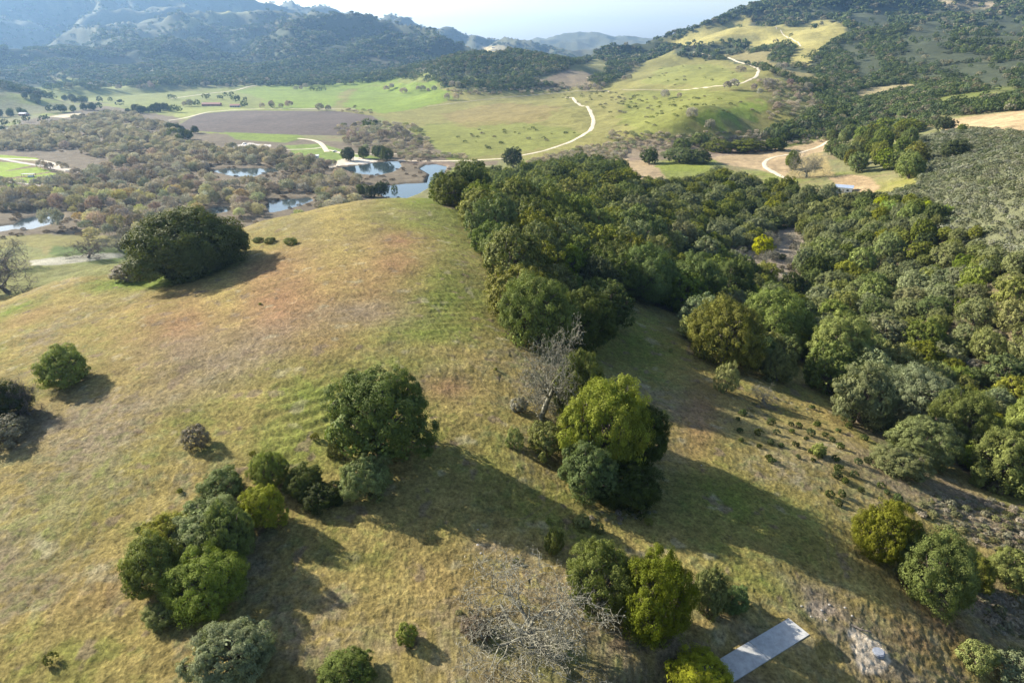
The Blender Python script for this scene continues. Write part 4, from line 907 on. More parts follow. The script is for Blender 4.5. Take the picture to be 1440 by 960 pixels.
# grey-green chaparral on the right-hand slope
CHA = al_poly(CHAPR); ch = world_scatter(CHA, 2.2, 4.6, 7000, 21, tries=30000, tight=.36)
mass('chaparral', [(x, y, w_ * 1.25, w_ * random.uniform(.55, .8), random.choice([0, 0, 1, 2])) for x, y, w_ in ch], FARS, 'grey-green chaparral covering the slope on the right', 'chaparral', [(.16, .17, .10), (.20, .20, .14), (.11, .13, .06)])
nch = al_poly([(1166,200),(1200,188),(1260,196),(1290,200),(1292,240),(1282,268),(1240,268),(1200,250),(1170,238)])
for i, (x, y, w_) in enumerate(world_scatter(nch, 10, 15, 34, 5, tight=.31)):
    plant('oak_tree', MIDS[i % 6], x, y, w_, w_ * .95, random.choice([OAKG, OLIV]), 'tall oak of the grove behind the small clearing with the pale roof', 'tree', 'oaks of the grove behind the clearing')
for i, (px, py, w_) in enumerate([(1340,222,40),(1276,186,44),(1246,184,30),(1327,184,30),(1352,186,14),(955,228,50),(980,230,40),(1010,214,46),(1050,214,60),(1090,212,30),(985,204,30),(1095,196,22),(1105,200,16),(1180,168,24),(1165,162,24),(1192,184,20),(960,212,30),(1215,196,30)]):
    g_ = G1(px, py); d_ = project(*g_[:3])[2]; Wm = w_ * d_ / F; plant('oak_tree', MIDS[(i + 2) % 6], g_[0], g_[1], Wm, min(Wm * .8, 11), OAKG if i % 3 else OAKD, 'dark oak standing by itself beyond the canyon wood, among dry clearings and brush', 'tree', 'scattered oaks beyond the canyon wood')

# ---- willows along the river: the nearest as single trees, the rest one mass
RIP = al_poly([(-30,300),(0,262),(60,262),(110,250),(170,232),(110,215),(60,212),(0,212),(-30,210),(-30,190),(40,180),(130,165),(170,160),(240,180),(260,200),(330,212),(400,216),(450,232),(520,240),(600,222),(640,240),(600,262),(560,282),(470,300),(400,316),(330,330),(280,336),(200,345),(110,335),(60,330),(0,340),(-30,345)], 1.2)
rip = world_scatter(RIP, 6, 11, 2600, 31, tries=16000, tight=.36)
CLR = [on_ground(densify(p), WZ) for p in ([(505,254),(560,238),(600,222),(645,222),(645,300),(500,300)], [(-30,302),(40,300),(100,292),(108,338),(-30,348)], [(292,234),(395,234),(400,262),(300,262)], [(372,276),(445,272),(450,308),(370,314)], [(478,228),(570,224),(575,254),(480,254)])]
keepw = []
for x, y, w_ in rip:
    a = math.atan2(x, y); l = math.log(math.hypot(x, y))
    if any(inpoly(pg, np.array([a + da]), np.array([l + dl]))[0] for pg in POND for da, dl in ((0, 0), (0, .012), (0, .025), (0, .04), (0, .055), (0, .07), (.008, 0), (-.008, 0), (0, -.01))): continue
    if any(inpoly(pg, np.array([a]), np.array([l]))[0] for pg in CLR): continue
    keepw.append((x, y, w_))
kw = np.array(keepw); kz_ = hgt(kw[:, 0], kw[:, 1]); vx, vy, vd = project(kw[:, 0], kw[:, 1], kz_ + 3); vs_ = seen(kw[:, 0], kw[:, 1], kz_ + 4, .003) & (vx > -10) & (vx < 1450)
gapn = fbm(kw[:, 0] / 60, kw[:, 1] / 60, 141, 3); ordw = np.argsort(-(kw[:, 2] / vd) * vs_); WC = [(.40, .34, .26), (.33, .28, .215), (.46, .41, .22), (.30, .28, .19), (.42, .37, .30)]
wst = []; nw = 0
for i in ordw:
    x, y, w_ = kw[i]
    if gapn[i] < -.22: continue
    pale = vy[i] > 268 and random.random() < .4; ci = 2 if pale else random.choice([0, 0, 1, 1, 3, 4]); h_ = w_ * random.uniform(.65, 1.0)
    if vs_[i] and nw < 285:
        z_ = 'pale tan' if pale else 'grey-brown'; wh = 'by the left pool' if vx[i] < 200 else 'behind the massive lone oak' if vx[i] < 380 else 'between the river pools'
        plant('willow', WILL[int(i) % 4], x, y, w_, h_, WC[ci], '%s leafless willow %s, one of many' % (z_, wh), 'willow', '%s willows %s' % (z_, wh)); nw += 1
    else: wst.append((x, y, w_, h_, ci))
mass('willow_thicket', wst, WILL, 'leafless grey-brown willow thickets along the far river course', 'willows', WC)
reed = world_scatter(RIP, 2.5, 4.5, 1200, 33, tries=4000, tight=.3)
mass('reeds', [(x, y, w_, 1.6, 0) for x, y, w_ in reed if not any(inpoly(pg, np.array([math.atan2(x, y)]), np.array([math.log(math.hypot(x, y))]))[0] for pg in POND)], WILL, 'low brown reeds and brush on the river banks', 'reeds', [(.15, .11, .075)])

# ---- valley trees
def tree_at(name, proto, px, py, wpx, hf, c, label, cat='tree', group=None, hmax=16):
    g_ = G1(px, py)
    if np.isnan(g_[3]): return
    d_ = project(*g_[:3])[2]; Wm = min(wpx * d_ / F, 34); k = max(1, round(Wm / 10.5))
    for j in range(k):
        w1 = (Wm if k == 1 else 12.5) * random.uniform(.65, 1.2); off = (j - (k - 1) / 2) * (Wm - 8) / max(1, k - 1) if k > 1 else 0
        plant(name, proto, g_[0] + off, g_[1] + (random.uniform(-14, 10) if k > 1 else 0), w1, min(w1 * hf * 1.15, 12), c, label, cat, group)
DV = [(255,196,34),(246,186,26),(264,188,28),(252,202,20),(232,156,34),(215,158,26),(200,158,30),(190,160,24),(243,140,16),(250,158,16),(170,150,12),(148,144,16),(95,158,18),(80,158,14),(45,140,20),(52,144,18),(64,174,16),(38,172,14),(30,160,26),(12,164,20),(100,142,24),(115,144,20),(5,190,14),(276,149,16),(290,140,12),(310,140,12),(320,138,16),(330,142,14),(338,144,16),(344,152,12),(443,130,16),(452,128,14),(382,153,9),(517,180,14),(528,178,10),(545,262,8),(508,276,22),(522,278,24),(536,276,20),(555,270,12),(255,214,12),(490,226,20),(520,222,26),(540,224,24),(500,178,8),(150,162,8),(140,154,14),(120,156,18),(25,178,14),(8,178,12)]
for i, (px, py, w_) in enumerate(DV):
    tree_at('oak_tree', MIDS[i % 6] if w_ > 16 else FARS[i % 4], px, py, w_, .8, OAKD if i % 3 else OAKG, 'dark evergreen tree in the valley, one of several among pale fields and bare willows', 'tree', 'dark evergreens of the valley')
BV = [(603,128,24),(640,124,16),(635,142,20),(547,128,12),(568,132,10),(588,128,9),(830,128,18),(935,140,16),(955,138,8),(983,168,34),(1040,102,14),(1025,126,20),(1060,128,14),(1068,134,14),(1097,98,14),(1092,156,12),(456,156,20),(402,152,14),(376,152,14),(420,128,10),(263,150,14),(545,198,24),(504,198,28),(528,192,18),(570,196,16),(560,190,14),(590,200,14),(430,125,9),(320,124,8),(200,126,10),(212,124,10),(165,126,16),(134,124,12),(290,122,10),(375,116,8),(1110,122,14),(1080,125,18),(1135,130,14),(1120,140,14),(880,114,12),(845,126,14),(70,240,14),(60,238,12),(92,240,12),(20,290,24),(75,322,28),(88,258,20),(84,236,10)]
for i, (px, py, w_) in enumerate(BV):
    tree_at('leafless_tree', WILL[i % 4], px, py, w_, .85, (.34, .29, .23), 'grey leafless oak standing apart on the far green fields and slopes', 'tree', 'leafless oaks on the far fields')
rb = np.random.default_rng(5)
HB1 = [al_poly(p) for p in ([(760,135),(850,128),(900,135),(900,155),(850,175),(845,160),(830,148)], [(870,135),(980,135),(1060,140),(1040,170),(960,190),(880,180)], [(620,185),(700,175),(820,188),(790,200),(680,210),(620,205)], [(930,95),(1000,88),(1040,110),(960,122),(910,118)])]
for k_, pg in enumerate(HB1):
    for x, y, w_ in world_scatter(pg, 3, 6.5, [70, 60, 26, 34][k_], 50 + k_, tight=.45):
        plant('hill_bush', FARS[int(x) % 4], x, y, w_, w_ * .45, random.choice([OLIV, OAKD, GREYB]), ['dark little bush beside the upper bend of the pale road', 'dark little bush on the open slope right of the pale road', 'dark little bush on the flat inside the bend of the pale road', 'dark little bush high on the green hill'][k_], 'bush', 'bushes on the green hill, area %s' % 'abcd'[k_])

# ---- wooded hills and mountains: spacing grows with distance
r = np.random.default_rng(77); st = .0054
ga_, gl_ = np.meshgrid(np.arange(-.74, .74, st), np.arange(math.log(640), math.log(5600), st), indexing='ij'); ga_ = (ga_ + r.uniform(-.5, .5, ga_.shape) * st).ravel(); gl_ = (gl_ + r.uniform(-.5, .5, gl_.shape) * st).ravel()
gr_ = np.exp(gl_); gx, gy = gr_ * np.sin(ga_), gr_ * np.cos(ga_); gz = hgt(gx, gy); vis = seen(gx, gy, gz + 9, .002); px, py, pd = project(gx, gy, gz)
def P_(pts): return inpoly(al_poly(pts), ga_, gl_)
nA = fbm(gx / 140, gy / 140, 151, 4); nB = fbm(gx / 420, gy / 420, 152, 3)
dens = np.zeros(len(gx))
left = (px < 700) & (gz > 14) & (gr_ > 1500); dens[left] = np.clip(.72 + 1.2 * nA[left] - .22 * sstep(3300, 4000, gr_[left]), .05, .97)
dens[(px < 640) & (gr_ > 1500) & (gz <= 14) & (py < 122)] = .45
hill2 = P_([(640,124),(620,110),(625,85),(655,68),(700,62),(760,62),(800,76),(830,90),(800,98),(740,112),(790,122),(740,127),(690,128)]); dens[hill2] = .95
dens[P_([(600,112),(650,96),(700,100),(720,124),(660,126),(630,118)])] = .7
m3 = P_([(820,82),(850,70),(905,62),(930,66),(940,80),(900,90),(870,112),(850,126),(825,118),(850,100),(845,86)]); dens[m3] = .75
right = (px > 900) & (gz > 30) & (gr_ > 900); 
ia_, _ = _idx(AZ, ga_); il_, _ = _idx(LR, gl_); gul = rid[ia_, il_]
dens[left] = np.clip(dens[left] + .7 * (.3 - gul[left]) * sstep(2600, 3400, gr_[left]), .04, .97)
dens[right] = np.clip(.34 + 1.3 * nA[right] + .6 * nB[right] + .55 * (.35 - gul[right]), .02, .97)
belt = P_([(1120,180),(1150,150),(1130,120),(1150,100),(1175,70),(1230,60),(1260,90),(1300,120),(1320,150),(1340,165),(1290,172),(1240,165),(1190,185),(1150,190)]); dens[belt] = np.maximum(dens[belt], .82)
dens[P_([(1310,150),(1380,140),(1440,135),(1500,140),(1440,156),(1350,164)])] = .8
dens[P_([(900,62),(1010,24),(1100,-6),(1300,-20),(1460,-20),(1460,10),(1200,12),(1060,20),(960,45)])] = .7
wood2 = P_([(960,62),(1000,60),(1060,72),(1100,98),(1060,92),(1000,82),(960,80)]); dens[wood2] = .35
smooth = np.zeros(len(gx), bool)
for sp_ in ([(1264,56),(1294,33),(1330,25),(1344,37),(1327,76),(1281,76)], [(1194,20),(1247,17),(1250,43),(1201,44)], [(1337,100),(1384,83),(1407,100),(1427,126),(1394,133),(1360,110)], [(1360,27),(1440,20),(1440,60),(1404,53)], [(1174,60),(1208,60),(1244,100),(1208,116),(1194,86)]):
    smooth |= P_(sp_)
dens[smooth] = .03
grass = [(935,64),(965,50),(1010,36),(1055,24),(1068,38),(1090,36),(1110,40),(1150,28),(1180,32),(1196,50),(1170,60),(1150,78),(1130,94),(1105,90),(1120,70),(1100,60),(1060,64),(1040,58),(1000,62),(960,66)]
dens[P_(grass)] = .01
for g2 in ([(1205,128),(1240,122),(1280,118),(1290,124),(1240,135),(1215,142),(1200,140)], [(1310,0),(1340,3),(1400,4),(1402,12),(1360,8),(1330,9)], [(250,40),(290,22),(340,12),(350,18),(300,34),(262,44)], [(655,68),(672,66),(722,66),(726,72),(700,78),(668,76)],
           [(655,225),(700,150),(760,133),(850,125),(890,100),(930,78),(975,84),(1030,86),(1070,98),(1140,125),(1150,150),(1110,190),(1060,206),(960,212),(880,224)], [(1010,84),(1050,74),(1090,74),(1080,86),(1140,104),(1160,118),(1120,112),(1075,95)],
           [(1300,176),(1350,166),(1440,155),(1600,140),(1600,185),(1440,195),(1380,190),(1340,183)], [(800,94),(840,84),(862,90),(850,106),(820,112),(800,108)], [(480,122),(560,112),(620,118),(640,135),(640,220),(480,220)], [(985,216),(1020,208),(1075,212),(1125,205),(1170,192),(1185,204),(1150,215),(1140,232),(1020,232)]):
    dens[P_(g2)] = 0
dens[(gr_ > 640) & (gr_ < 1000) & (px > 1100) & (px < 1300) & (gz > 15) & (dens == 0) & (py < 190)] = .0
dens[P_([(1060,196),(1100,176),(1150,168),(1200,160),(1300,165),(1330,175),(1280,186),(1200,190),(1140,196)])] = .5
k_ = vis & (r.random(len(gx)) < dens) & (px > -60) & (px < 1500)
items = []; items2 = []; scrub = []
for x, y, rr_, q in zip(gx[k_], gy[k_], gr_[k_], nA[k_]):
    w_ = min(max(8.5, rr_ * st * 1.45), 20) * random.uniform(.7, 1.25); (items if rr_ < 1900 else items2).append((x, y, w_, min(w_ * random.uniform(.6, .9), 12), random.choice([0, 0, 0, 1, 2, 3])))
FC = [(.088, .118, .04), (.115, .145, .05), (.065, .093, .034), (.18, .165, .10)]
mass('hillside_woodland', items, FARS, 'oak woods on the middle-distance hills beyond the valley', 'woodland', FC)
mass('mountain_woodland', items2, VFAR, 'dark woods covering the distant mountainsides', 'woodland', FC)
k2 = vis & ~k_ & (px > 900) & (gz > 30) & (gr_ > 900) & (r.random(len(gx)) < .5) & ~P_(grass) & (dens > .03)
mass('hill_chaparral', [(x, y, min(max(5, rr_ * st * 1.3), 14), random.uniform(2, 3.2), random.choice([0, 1])) for x, y, rr_ in zip(gx[k2], gy[k2], gr_[k2])], VFAR, 'smooth grey-green chaparral on the right-hand mountain', 'chaparral', [(.072, .088, .048), (.09, .102, .057)])
print('masses', len(woodstuff), len(ch), len(wst), len(items), len(items2), int(k2.sum()), 'willows', nw, 'wood', cnt)

# shrubby floor of the wood
us = world_scatter(al_poly(WOOD), 1.8, 4, 3000, 61, tries=26000, tight=.32)
mass('understory', [(x, y, w_, w_ * .7, random.choice([0, 1, 2])) for x, y, w_ in us if not (inpoly(bare_zone, np.array([math.atan2(x, y)]), np.array([math.log(math.hypot(x, y))]))[0] and random.random() < .7)], BUSH, 'shrubs filling the gaps under and between the trees of the wood', 'undergrowth', [(.15, .16, .06), (.11, .13, .045), (.2, .175, .12)])
# grass tussocks on the near slopes
rg = np.random.default_rng(91)
V = []; k = 16
P0 = rg.normal(size=(k, 3)) * np.array([.16, .16, .02]); P0[:, 2] = .09; up_ = unit(rg.normal(size=(k, 3)) * .7 + np.array([0, 0, .8]))
tv = cards(P0, unit(np.cross(up_, rg.normal(size=(k, 3)))), rg.uniform(.2, .36, k), .28, rg, up_)
TUFT = [(leafmesh('tussock', tv, rg.uniform(.8, 1.2, k), M_TWIG), None, 1, 1)]
NT = 95000; rr_ = np.sqrt(rg.uniform(38 ** 2, 165 ** 2, NT)); aa_ = rg.uniform(-.86, .86, NT); tx_, ty_ = rr_ * np.sin(aa_), rr_ * np.cos(aa_)
okk = (~inpoly(WOODA, aa_, np.log(rr_)))
rel_ = np.stack([tx_ - pa[0], ty_ - pa[1]], -1); u_ = -(rel_ @ du[:2]); v_ = rel_ @ dv[:2]; okk &= ~((u_ > .08) & (u_ < SL) & (v_ > .06) & (v_ < SW - .06))
sandp = al_poly([(1140 + a / 9, 840 + b / 9) for a, b in _sp]); okk &= ~inpoly(sandp, aa_, np.log(rr_))
tn_ = fbm(tx_ / 7, ty_ / 7, 171, 3); tx_, ty_, tn_ = tx_[okk], ty_[okk], tn_[okk]; ts_ = rg.uniform(.45, 1.1, len(tx_)); ti = np.where(rg.random(len(tx_)) < .45 + .8 * tn_, 1, np.where(rg.random(len(tx_)) < .4, 2, 0))
mass('grass', list(zip(tx_, ty_, ts_, ts_ * rg.uniform(.6, 1.2, len(tx_)), ti)), TUFT, 'dry and green grass tussocks covering the near slopes', 'grass', [(.31, .25, .11), (.20, .22, .055), (.25, .20, .12)])

# grey-brown brush on slopes and flats beyond the wood
bru = []
for q_, (pts, wmin, wmax, cnt_) in enumerate([([(1062,112),(1130,120),(1180,158),(1172,190),(1095,178),(1050,155),(1090,142)], 4, 8, 170), ([(860,186),(950,190),(1050,186),(1150,182),(1190,188),(1160,200),(1100,206),(1000,206),(900,212),(850,208)], 3, 6, 240),
      ([(740,228),(780,218),(830,205),(880,204),(880,222),(800,230),(745,236)], 4, 7, 150), ([(560,212),(655,219),(655,224),(560,222)], 4, 6, 60), ([(470,180),(520,172),(585,178),(604,205),(600,222),(540,214),(490,206)], 6, 10, 150), ([(620,128),(700,126),(780,124),(840,118),(850,124),(760,132),(640,134)], 5, 9, 90),
      ([(1180,150),(1230,146),(1300,160),(1290,176),(1200,182)], 4, 8, 150), ([(480,158),(500,150),(530,158),(524,166)], 5, 8, 14)]):
    bru += [(x, y, w_, w_ * .55, random.choice([0, 0, 1, 2])) for x, y, w_ in world_scatter(al_poly(pts), wmin, wmax, cnt_, 200 + q_, tries=6000, tight=.4)]
mass('brush', bru, WILL, 'grey-brown leafless brush on the slopes and flats beyond the wood', 'brush', [(.40, .34, .27), (.32, .27, .21), (.27, .28, .15)])

sb = []
for q_, (pts, wmin, wmax, cnt_) in enumerate([([(1310,694),(1380,700),(1450,722),(1450,790),(1370,765),(1290,722)], .5, 1.6, 300), ([(1370,830),(1450,840),(1450,900),(1400,890),(1380,860)], .6, 1.8, 140), ([(640,860),(700,850),(720,900),(660,900)], .4, 1, 25), ([(900,700),(930,720),(860,740),(820,730)], .4, 1, 25), ([(1030,572),(1100,560),(1150,575),(1120,590),(1050,590)], .4, 1.1, 25)]):
    sb += [(x, y, w_, w_ * .5, random.choice([0, 1, 2])) for x, y, w_ in world_scatter(al_poly(pts), wmin, wmax, cnt_, 230 + q_, tries=5000, tight=.42)]
mass('scrub', sb, SMALL, 'low scrubby growth on the bank and gully at the lower right', 'scrub', [(.26, .22, .16), (.17, .17, .07), (.2, .19, .12)])
# ------------------------------------------------------------------ concrete strip and small things
import bmesh
def bm_obj(name, build, mat, parent=None, loc=(0,0,0)):
    bm = bmesh.new(); build(bm); me = bpy.data.meshes.new(name); bm.normal_update(); bm.to_mesh(me); bm.free(); me.materials.append(mat); return link(name, me, parent, loc)
def add_box(bm, x0, x1, y0, y1, z0, z1, bev=0):
    v = [bm.verts.new(p) for p in ((x0,y0,z0),(x1,y0,z0),(x1,y1,z0),(x0,y1,z0),(x0,y0,z1),(x1,y0,z1),(x1,y1,z1),(x0,y1,z1))]
    for f in ((0,3,2,1),(4,5,6,7),(0,1,5,4),(1,2,6,5),(2,3,7,6),(3,0,4,7)): bm.faces.new([v[i] for i in f])
    if bev:
        es = list({e for x in v for e in x.link_edges}); bmesh.ops.bevel(bm, geom=es, offset=bev, segments=2, affect='EDGES')
M_CON = rmat('concrete', (.37, .37, .355), 1.6)
ang = math.atan2(-du[1], -du[0])
def slab(bm):
    n_ = 4
    for i in range(n_): add_box(bm, SL * i / n_ + .012, SL * (i + 1) / n_ - .012, 0, SW, -.16, -.01, .012)
s_ = bm_obj('concrete_strip', slab, M_CON)
import mathutils
s_.matrix_world = mathutils.Matrix(((-du[0], dv[0], 0, pa[0]), (-du[1], dv[1], 0, pa[1]), (0, 0, 1, sz), (0, 0, 0, 1)))
tag(s_, 'pale concrete strip running out of the bottom of the picture, partly shaded', 'paving')
if s_.matrix_world.determinant() < 0:
    s_.data.flip_normals()
g_ = G1(1235, 918)
def lid(bm):
    bmesh.ops.create_cone(bm, cap_ends=True, segments=28, radius1=.62, radius2=.60, depth=.34, matrix=mathutils.Matrix.Translation((0, 0, .05)))
    bmesh.ops.create_cone(bm, cap_ends=True, segments=28, radius1=.52, radius2=.50, depth=.06, matrix=mathutils.Matrix.Translation((0, 0, .25)))
    for i in range(6):
        a = i * PI / 3; bmesh.ops.create_cone(bm, cap_ends=True, segments=6, radius1=.04, radius2=.04, depth=.05, matrix=mathutils.Matrix.Translation((.56 * math.cos(a), .56 * math.sin(a), .24)))
tag(bm_obj('tank_lid', lid, rmat('grey_metal', (.2, .22, .26), 4), loc=tuple(g_[:3])), 'round grey tank lid on the pale sandy patch', 'lid')
g_ = G1(1204, 884)
def log(bm):
    V = []; Fq = []; tube(V, Fq, [(-1.3, 0, .12), (-.4, .1, .16), (.5, -.05, .15), (1.4, .15, .1)], [.1, .12, .1, .06], 8); tube(V, Fq, [(.4, 0, .15), (.7, .4, .5)], [.05, .02], 5)
    vs = [bm.verts.new(p) for p in V]; [bm.faces.new([vs[i] for i in f]) for f in Fq]
lg = bm_obj('fallen_branch', log, M_DEAD, loc=tuple(g_[:3])); lg.rotation_euler.z = -.5; tag(lg, 'dark fallen branch at the top of the sandy patch', 'branch')
def rocks(x, y, s, seed):
    r = random.Random(seed)
    def b(bm):
        bmesh.ops.create_icosphere(bm, subdivisions=2, radius=s)
        for v in bm.verts: v.co *= r.uniform(.8, 1.1); v.co.z *= .6
    return bm_obj('rock', b, M_ROCK, loc=(x, y, float(hgt(x, y))))
M_ROCK = rmat('pale_rock', (.3, .28, .25), 2)
for i, (px, py) in enumerate([(1140,867),(1127,852),(1155,858),(1188,855),(1166,850),(1161,872),(1198,866),(986,655),(672,766),(676,778),(1420,742),(1437,748),(672,745)]):
    g_ = G1(px, py); tag(rocks(g_[0], g_[1], random.uniform(.1, .2), i), ['pale rock beyond the end of the concrete strip', 'single pale rock in the big shadow', 'pale stone on the bare patch above the lichen oak', 'pale stone on the scrubby bank at right'][0 if i < 7 else 1 if i == 7 else 3 if i in (10, 11) else 2], 'rock', ['rocks near the concrete strip', 'rock in the shadow', 'stones on the bare patch', 'stones on the right bank'][0 if i < 7 else 1 if i == 7 else 3 if i in (10, 11) else 2])
# ---- buildings far off
def pm_(name, c, rough=.8):
    q = N(name); tn = q.n('ShaderNodeTexNoise'); setin(tn, 'Scale', .8); setin(tn, 'Detail', 5); tcn = q.n('ShaderNodeTexCoord'); q.l(tcn.outputs['Object'], tn.inputs['Vector']); cr = q.n('ShaderNodeValToRGB')
    cr.color_ramp.elements[0].color = (*[x * .8 for x in c], 1); cr.color_ramp.elements[1].color = (*[min(.85, x * 1.15) for x in c], 1); q.l(tn.outputs['Fac'], cr.inputs[0]); q.l(cr.outputs[0], q.b.inputs['Base Color']); setin(q.b, 'Roughness', rough); return q.m
M_RED, M_WHITE, M_DARK, M_BLUE, M_TAN, M_GREYR = pm_('red_wall', (.34, .17, .13)), pm_('white_paint', (.78, .77, .74)), pm_('dark_glass', (.03, .035, .04), .3), pm_('blue_grey_metal', (.30, .36, .46), .4), pm_('tan_wall', (.45, .38, .3)), pm_('grey_roof', (.35, .34, .34))
def house(name, px, py, L_, D_, hw, hr, rot, mw, mr_, label, cat='house', wins=4):
    g_ = G1(px, py); e = bpy.data.objects.new(name, None); C.objects.link(e); e.location = (g_[0], g_[1], g_[2] - .1); e.rotation_euler.z = rot; tag(e, label, cat)
    bm_obj('wall', lambda bm: add_box(bm, -L_/2, L_/2, -D_/2, D_/2, -.5, hw), mw, e)
    def roof(bm):
        o_ = .5; v = [bm.verts.new(p) for p in ((-L_/2-o_,-D_/2-o_,hw),(L_/2+o_,-D_/2-o_,hw),(L_/2+o_,D_/2+o_,hw),(-L_/2-o_,D_/2+o_,hw),(-L_/2-o_,0,hw+hr),(L_/2+o_,0,hw+hr))]
        for f in ((0,1,5,4),(2,3,4,5),(0,4,3),(1,2,5),(3,2,1,0)): bm.faces.new([v[i] for i in f])
    bm_obj('roof', roof, mr_, e)
    for i in range(wins):
        x = -L_/2 + L_ * (i + .5) / wins; bm_obj('window', lambda bm: add_box(bm, x-.6, x+.6, -D_/2-.06, -D_/2+.02, 1, 2.1), M_DARK, e)
    if hw > 2.2: bm_obj('door', lambda bm: add_box(bm, -.45, .45, -D_/2-.05, -D_/2+.02, 0, 2.05), M_TAN, e)
    return e
house('ranch_house', 298, 149, 32, 10, 3.2, 2.6, .05, M_RED, M_RED, 'long low reddish ranch building behind the ploughed field')
house('ranch_house', 331, 151, 16, 9, 3, 2.4, .1, M_GREYR, M_RED, 'shorter red-roofed ranch building right of the long one')
house('white_shed', 443, 223, 7, 5, 2.8, 1, .1, M_WHITE, M_WHITE, 'small white shed near the gravel lot by the pool', 'shed', 2)
house('farmhouse', 8, 186, 16, 8, 3, 2, .2, M_TAN, M_GREYR, 'grey-roofed farm building near the left edge among trees')
house('farmhouse', 34, 163, 12, 8, 3, 2, -.2, M_RED, M_GREYR, 'small reddish farm building left of the dark valley trees')
house('farmhouse', 833, 113, 20, 9, 4, 2, .2, M_TAN, M_TAN, 'tan house among trees in the gap below the right-hand ridge')
house('hilltop_house', 694, 68, 22, 10, 4, 2, 0, M_TAN, M_TAN, 'pale house on the bare top of the small wooded hill')
house('roofed_shed', 1186, 270, 9, 6, 3, 1.2, -.5, M_WHITE, M_BLUE, 'blue-grey roofed shed in the small clearing, half hidden by oaks', 'shed', 2)
# open farm shelter in the crop field
g_ = G1(41, 249); e = bpy.data.objects.new('farm_shelter', None); C.objects.link(e); e.location = tuple(g_[:3]); e.rotation_euler.z = .1; tag(e, 'open-sided shelter with a flat grey roof among the crop strips', 'shelter')
bm_obj('roof', lambda bm: add_box(bm, -5, 5, -1.8, 1.8, 2.4, 2.6, .03), M_GREYR, e)
for x, y in ((-4.7, -1.6), (4.7, -1.6), (-4.7, 1.6), (4.7, 1.6)): bm_obj('post', lambda bm: add_box(bm, x-.1, x+.1, y-.1, y+.1, -.3, 2.4), M_DARK, e)
bm_obj('crate', lambda bm: add_box(bm, -.5, 3.8, -1, 1, -.2, 1.3, .03), M_WHITE, e)
# parked cars on the gravel lot and in the yard
def car(px, py, rot, mat, label, group=None):
    g_ = G1(px, py); e = bpy.data.objects.new('parked_car', None); C.objects.link(e); e.location = (g_[0], g_[1], g_[2] + .05); e.rotation_euler.z = rot; tag(e, label, 'car', group)
    def body(bm):
        pr = [(-2.2,.35),(-2.2,.8),(-1.5,.95),(-.9,1.45),(.7,1.5),(1.3,1.0),(2.15,.85),(2.2,.35)]
        a = [bm.verts.new((x, -.88, z)) for x, z in pr]; b = [bm.verts.new((x, .88, z)) for x, z in pr]; bm.faces.new(a); bm.faces.new(b[::-1])
        for i in range(len(pr)): j = (i + 1) % len(pr); bm.faces.new((a[j], a[i], b[i], b[j]))
    bm_obj('body', body, mat, e)
    bm_obj('window', lambda bm: add_box(bm, -.85, .75, -.9, .9, 1.0, 1.38), M_DARK, e)
    for x in (-1.35, 1.35):
        for y in (-.8, .8): bm_obj('wheel', lambda bm: bmesh.ops.create_cone(bm, cap_ends=True, segments=14, radius1=.34, radius2=.34, depth=.22, matrix=mathutils.Matrix.Translation((x, y, .34)) @ mathutils.Matrix.Rotation(PI/2, 4, 'X')), M_DARK, e)
car(471, 214, .2, M_WHITE, 'white car on the track beside the gravel lot')
car(344, 203, .6, M_WHITE, 'white vehicle in the pale yard below the ploughed field')
car(353, 206, -.3, M_BLUE, 'blue-grey vehicle in the pale yard below the ploughed field')
EXPO = 1.5; HAZE = 0.7e-4
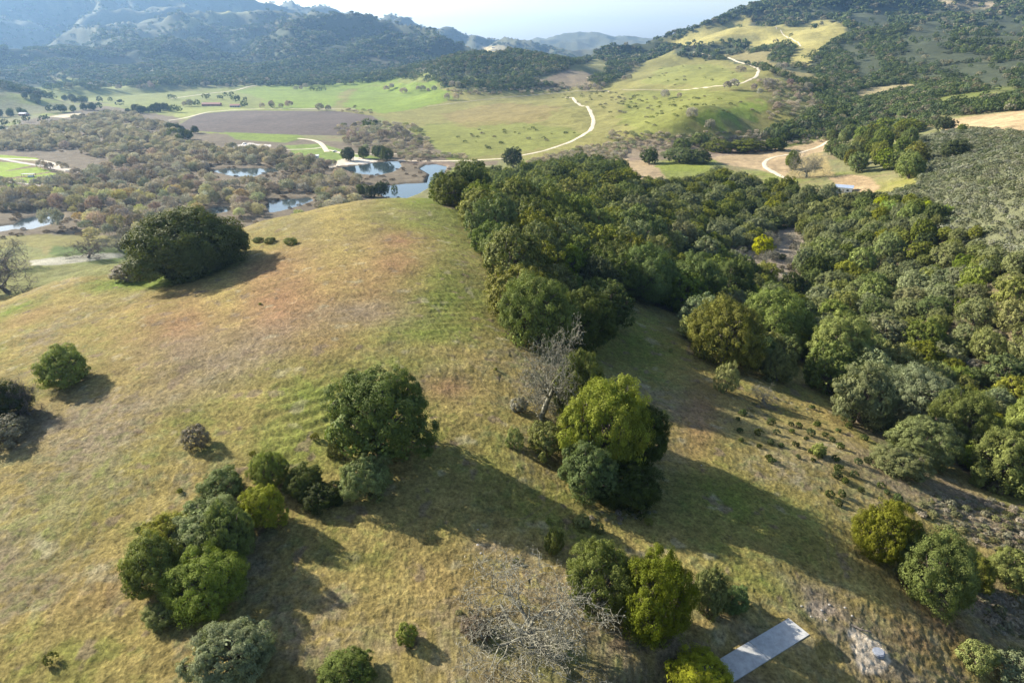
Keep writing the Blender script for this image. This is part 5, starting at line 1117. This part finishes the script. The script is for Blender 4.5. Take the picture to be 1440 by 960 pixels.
# ------------------------------------------------------------------ camera, light, sky, air
cam = bpy.data.cameras.new('camera'); co = bpy.data.objects.new('camera', cam); C.objects.link(co)
co.location = (0, 0, CZ); co.rotation_euler = (PI / 2 - PITCH, 0, 0); cam.sensor_width = 36; cam.lens = 24.0; cam.clip_start = .5; cam.clip_end = 60000
sc = bpy.context.scene; sc.camera = co
SUN_EL = math.radians(27); SUN_DIR = np.array([-0.88, 0.475])     # towards the sun, in plan
sun = bpy.data.lights.new('sun', 'SUN'); sun.energy = 5; sun.angle = math.radians(.53); sun.color = (1, .925, .79)
so = bpy.data.objects.new('sun', sun); C.objects.link(so)
import mathutils
d = mathutils.Vector((-SUN_DIR[0] * math.cos(SUN_EL), -SUN_DIR[1] * math.cos(SUN_EL), -math.sin(SUN_EL))); so.rotation_euler = d.to_track_quat('-Z', 'Y').to_euler(); so.location = (0, 0, 400)
wd = bpy.data.worlds.new('World'); sc.world = wd; wd.use_nodes = True; wt = wd.node_tree
sk = wt.nodes.new('ShaderNodeTexSky'); sk.sky_type = 'NISHITA'; sk.sun_disc = False; sk.sun_elevation = SUN_EL
sk.sun_rotation = math.atan2(SUN_DIR[0], SUN_DIR[1]); sk.air_density = 1.0; sk.dust_density = 1.6; sk.ozone_density = 1.0; sk.altitude = 100; sk.ozone_density = .6
bg = wt.nodes['Background']; wt.links.new(sk.outputs[0], bg.inputs[0]); bg.inputs[1].default_value = .09
sc.view_settings.view_transform = 'Standard'; sc.view_settings.look = 'None'; sc.view_settings.exposure = EXPO; sc.view_settings.gamma = 1
sc.cycles.max_bounces = 5; sc.cycles.diffuse_bounces = 3; sc.cycles.transmission_bounces = 3; sc.cycles.volume_bounces = 0; sc.cycles.transparent_max_bounces = 6
sc.cycles.use_denoising = True
if HAZE:
    z0 = float(H.min()) - 1.5; z1 = float(H.max()) + 45; R = 14200
    vs = [(x, y, z) for z in (z0, z1) for y in (-R, R) for x in (-R, R)]
    me = bpy.data.meshes.new('haze'); me.from_pydata(vs, [], [(0,2,3,1),(4,5,7,6),(0,1,5,4),(1,3,7,5),(3,2,6,7),(2,0,4,6)]); me.update()
    hm = bpy.data.materials.new('haze'); hm.use_nodes = True; ht = hm.node_tree; ht.nodes.remove(ht.nodes['Principled BSDF'])
    pv = ht.nodes.new('ShaderNodeVolumePrincipled'); pv.inputs['Color'].default_value = (.34, .6, 1, 1); pv.inputs['Density'].default_value = HAZE; pv.inputs['Anisotropy'].default_value = .5
    ht.links.new(pv.outputs[0], ht.nodes['Material Output'].inputs['Volume']); me.materials.append(hm)
    o = link('haze', me); tag(o, 'thin blue haze filling the air over the valley', 'haze', kind='stuff')
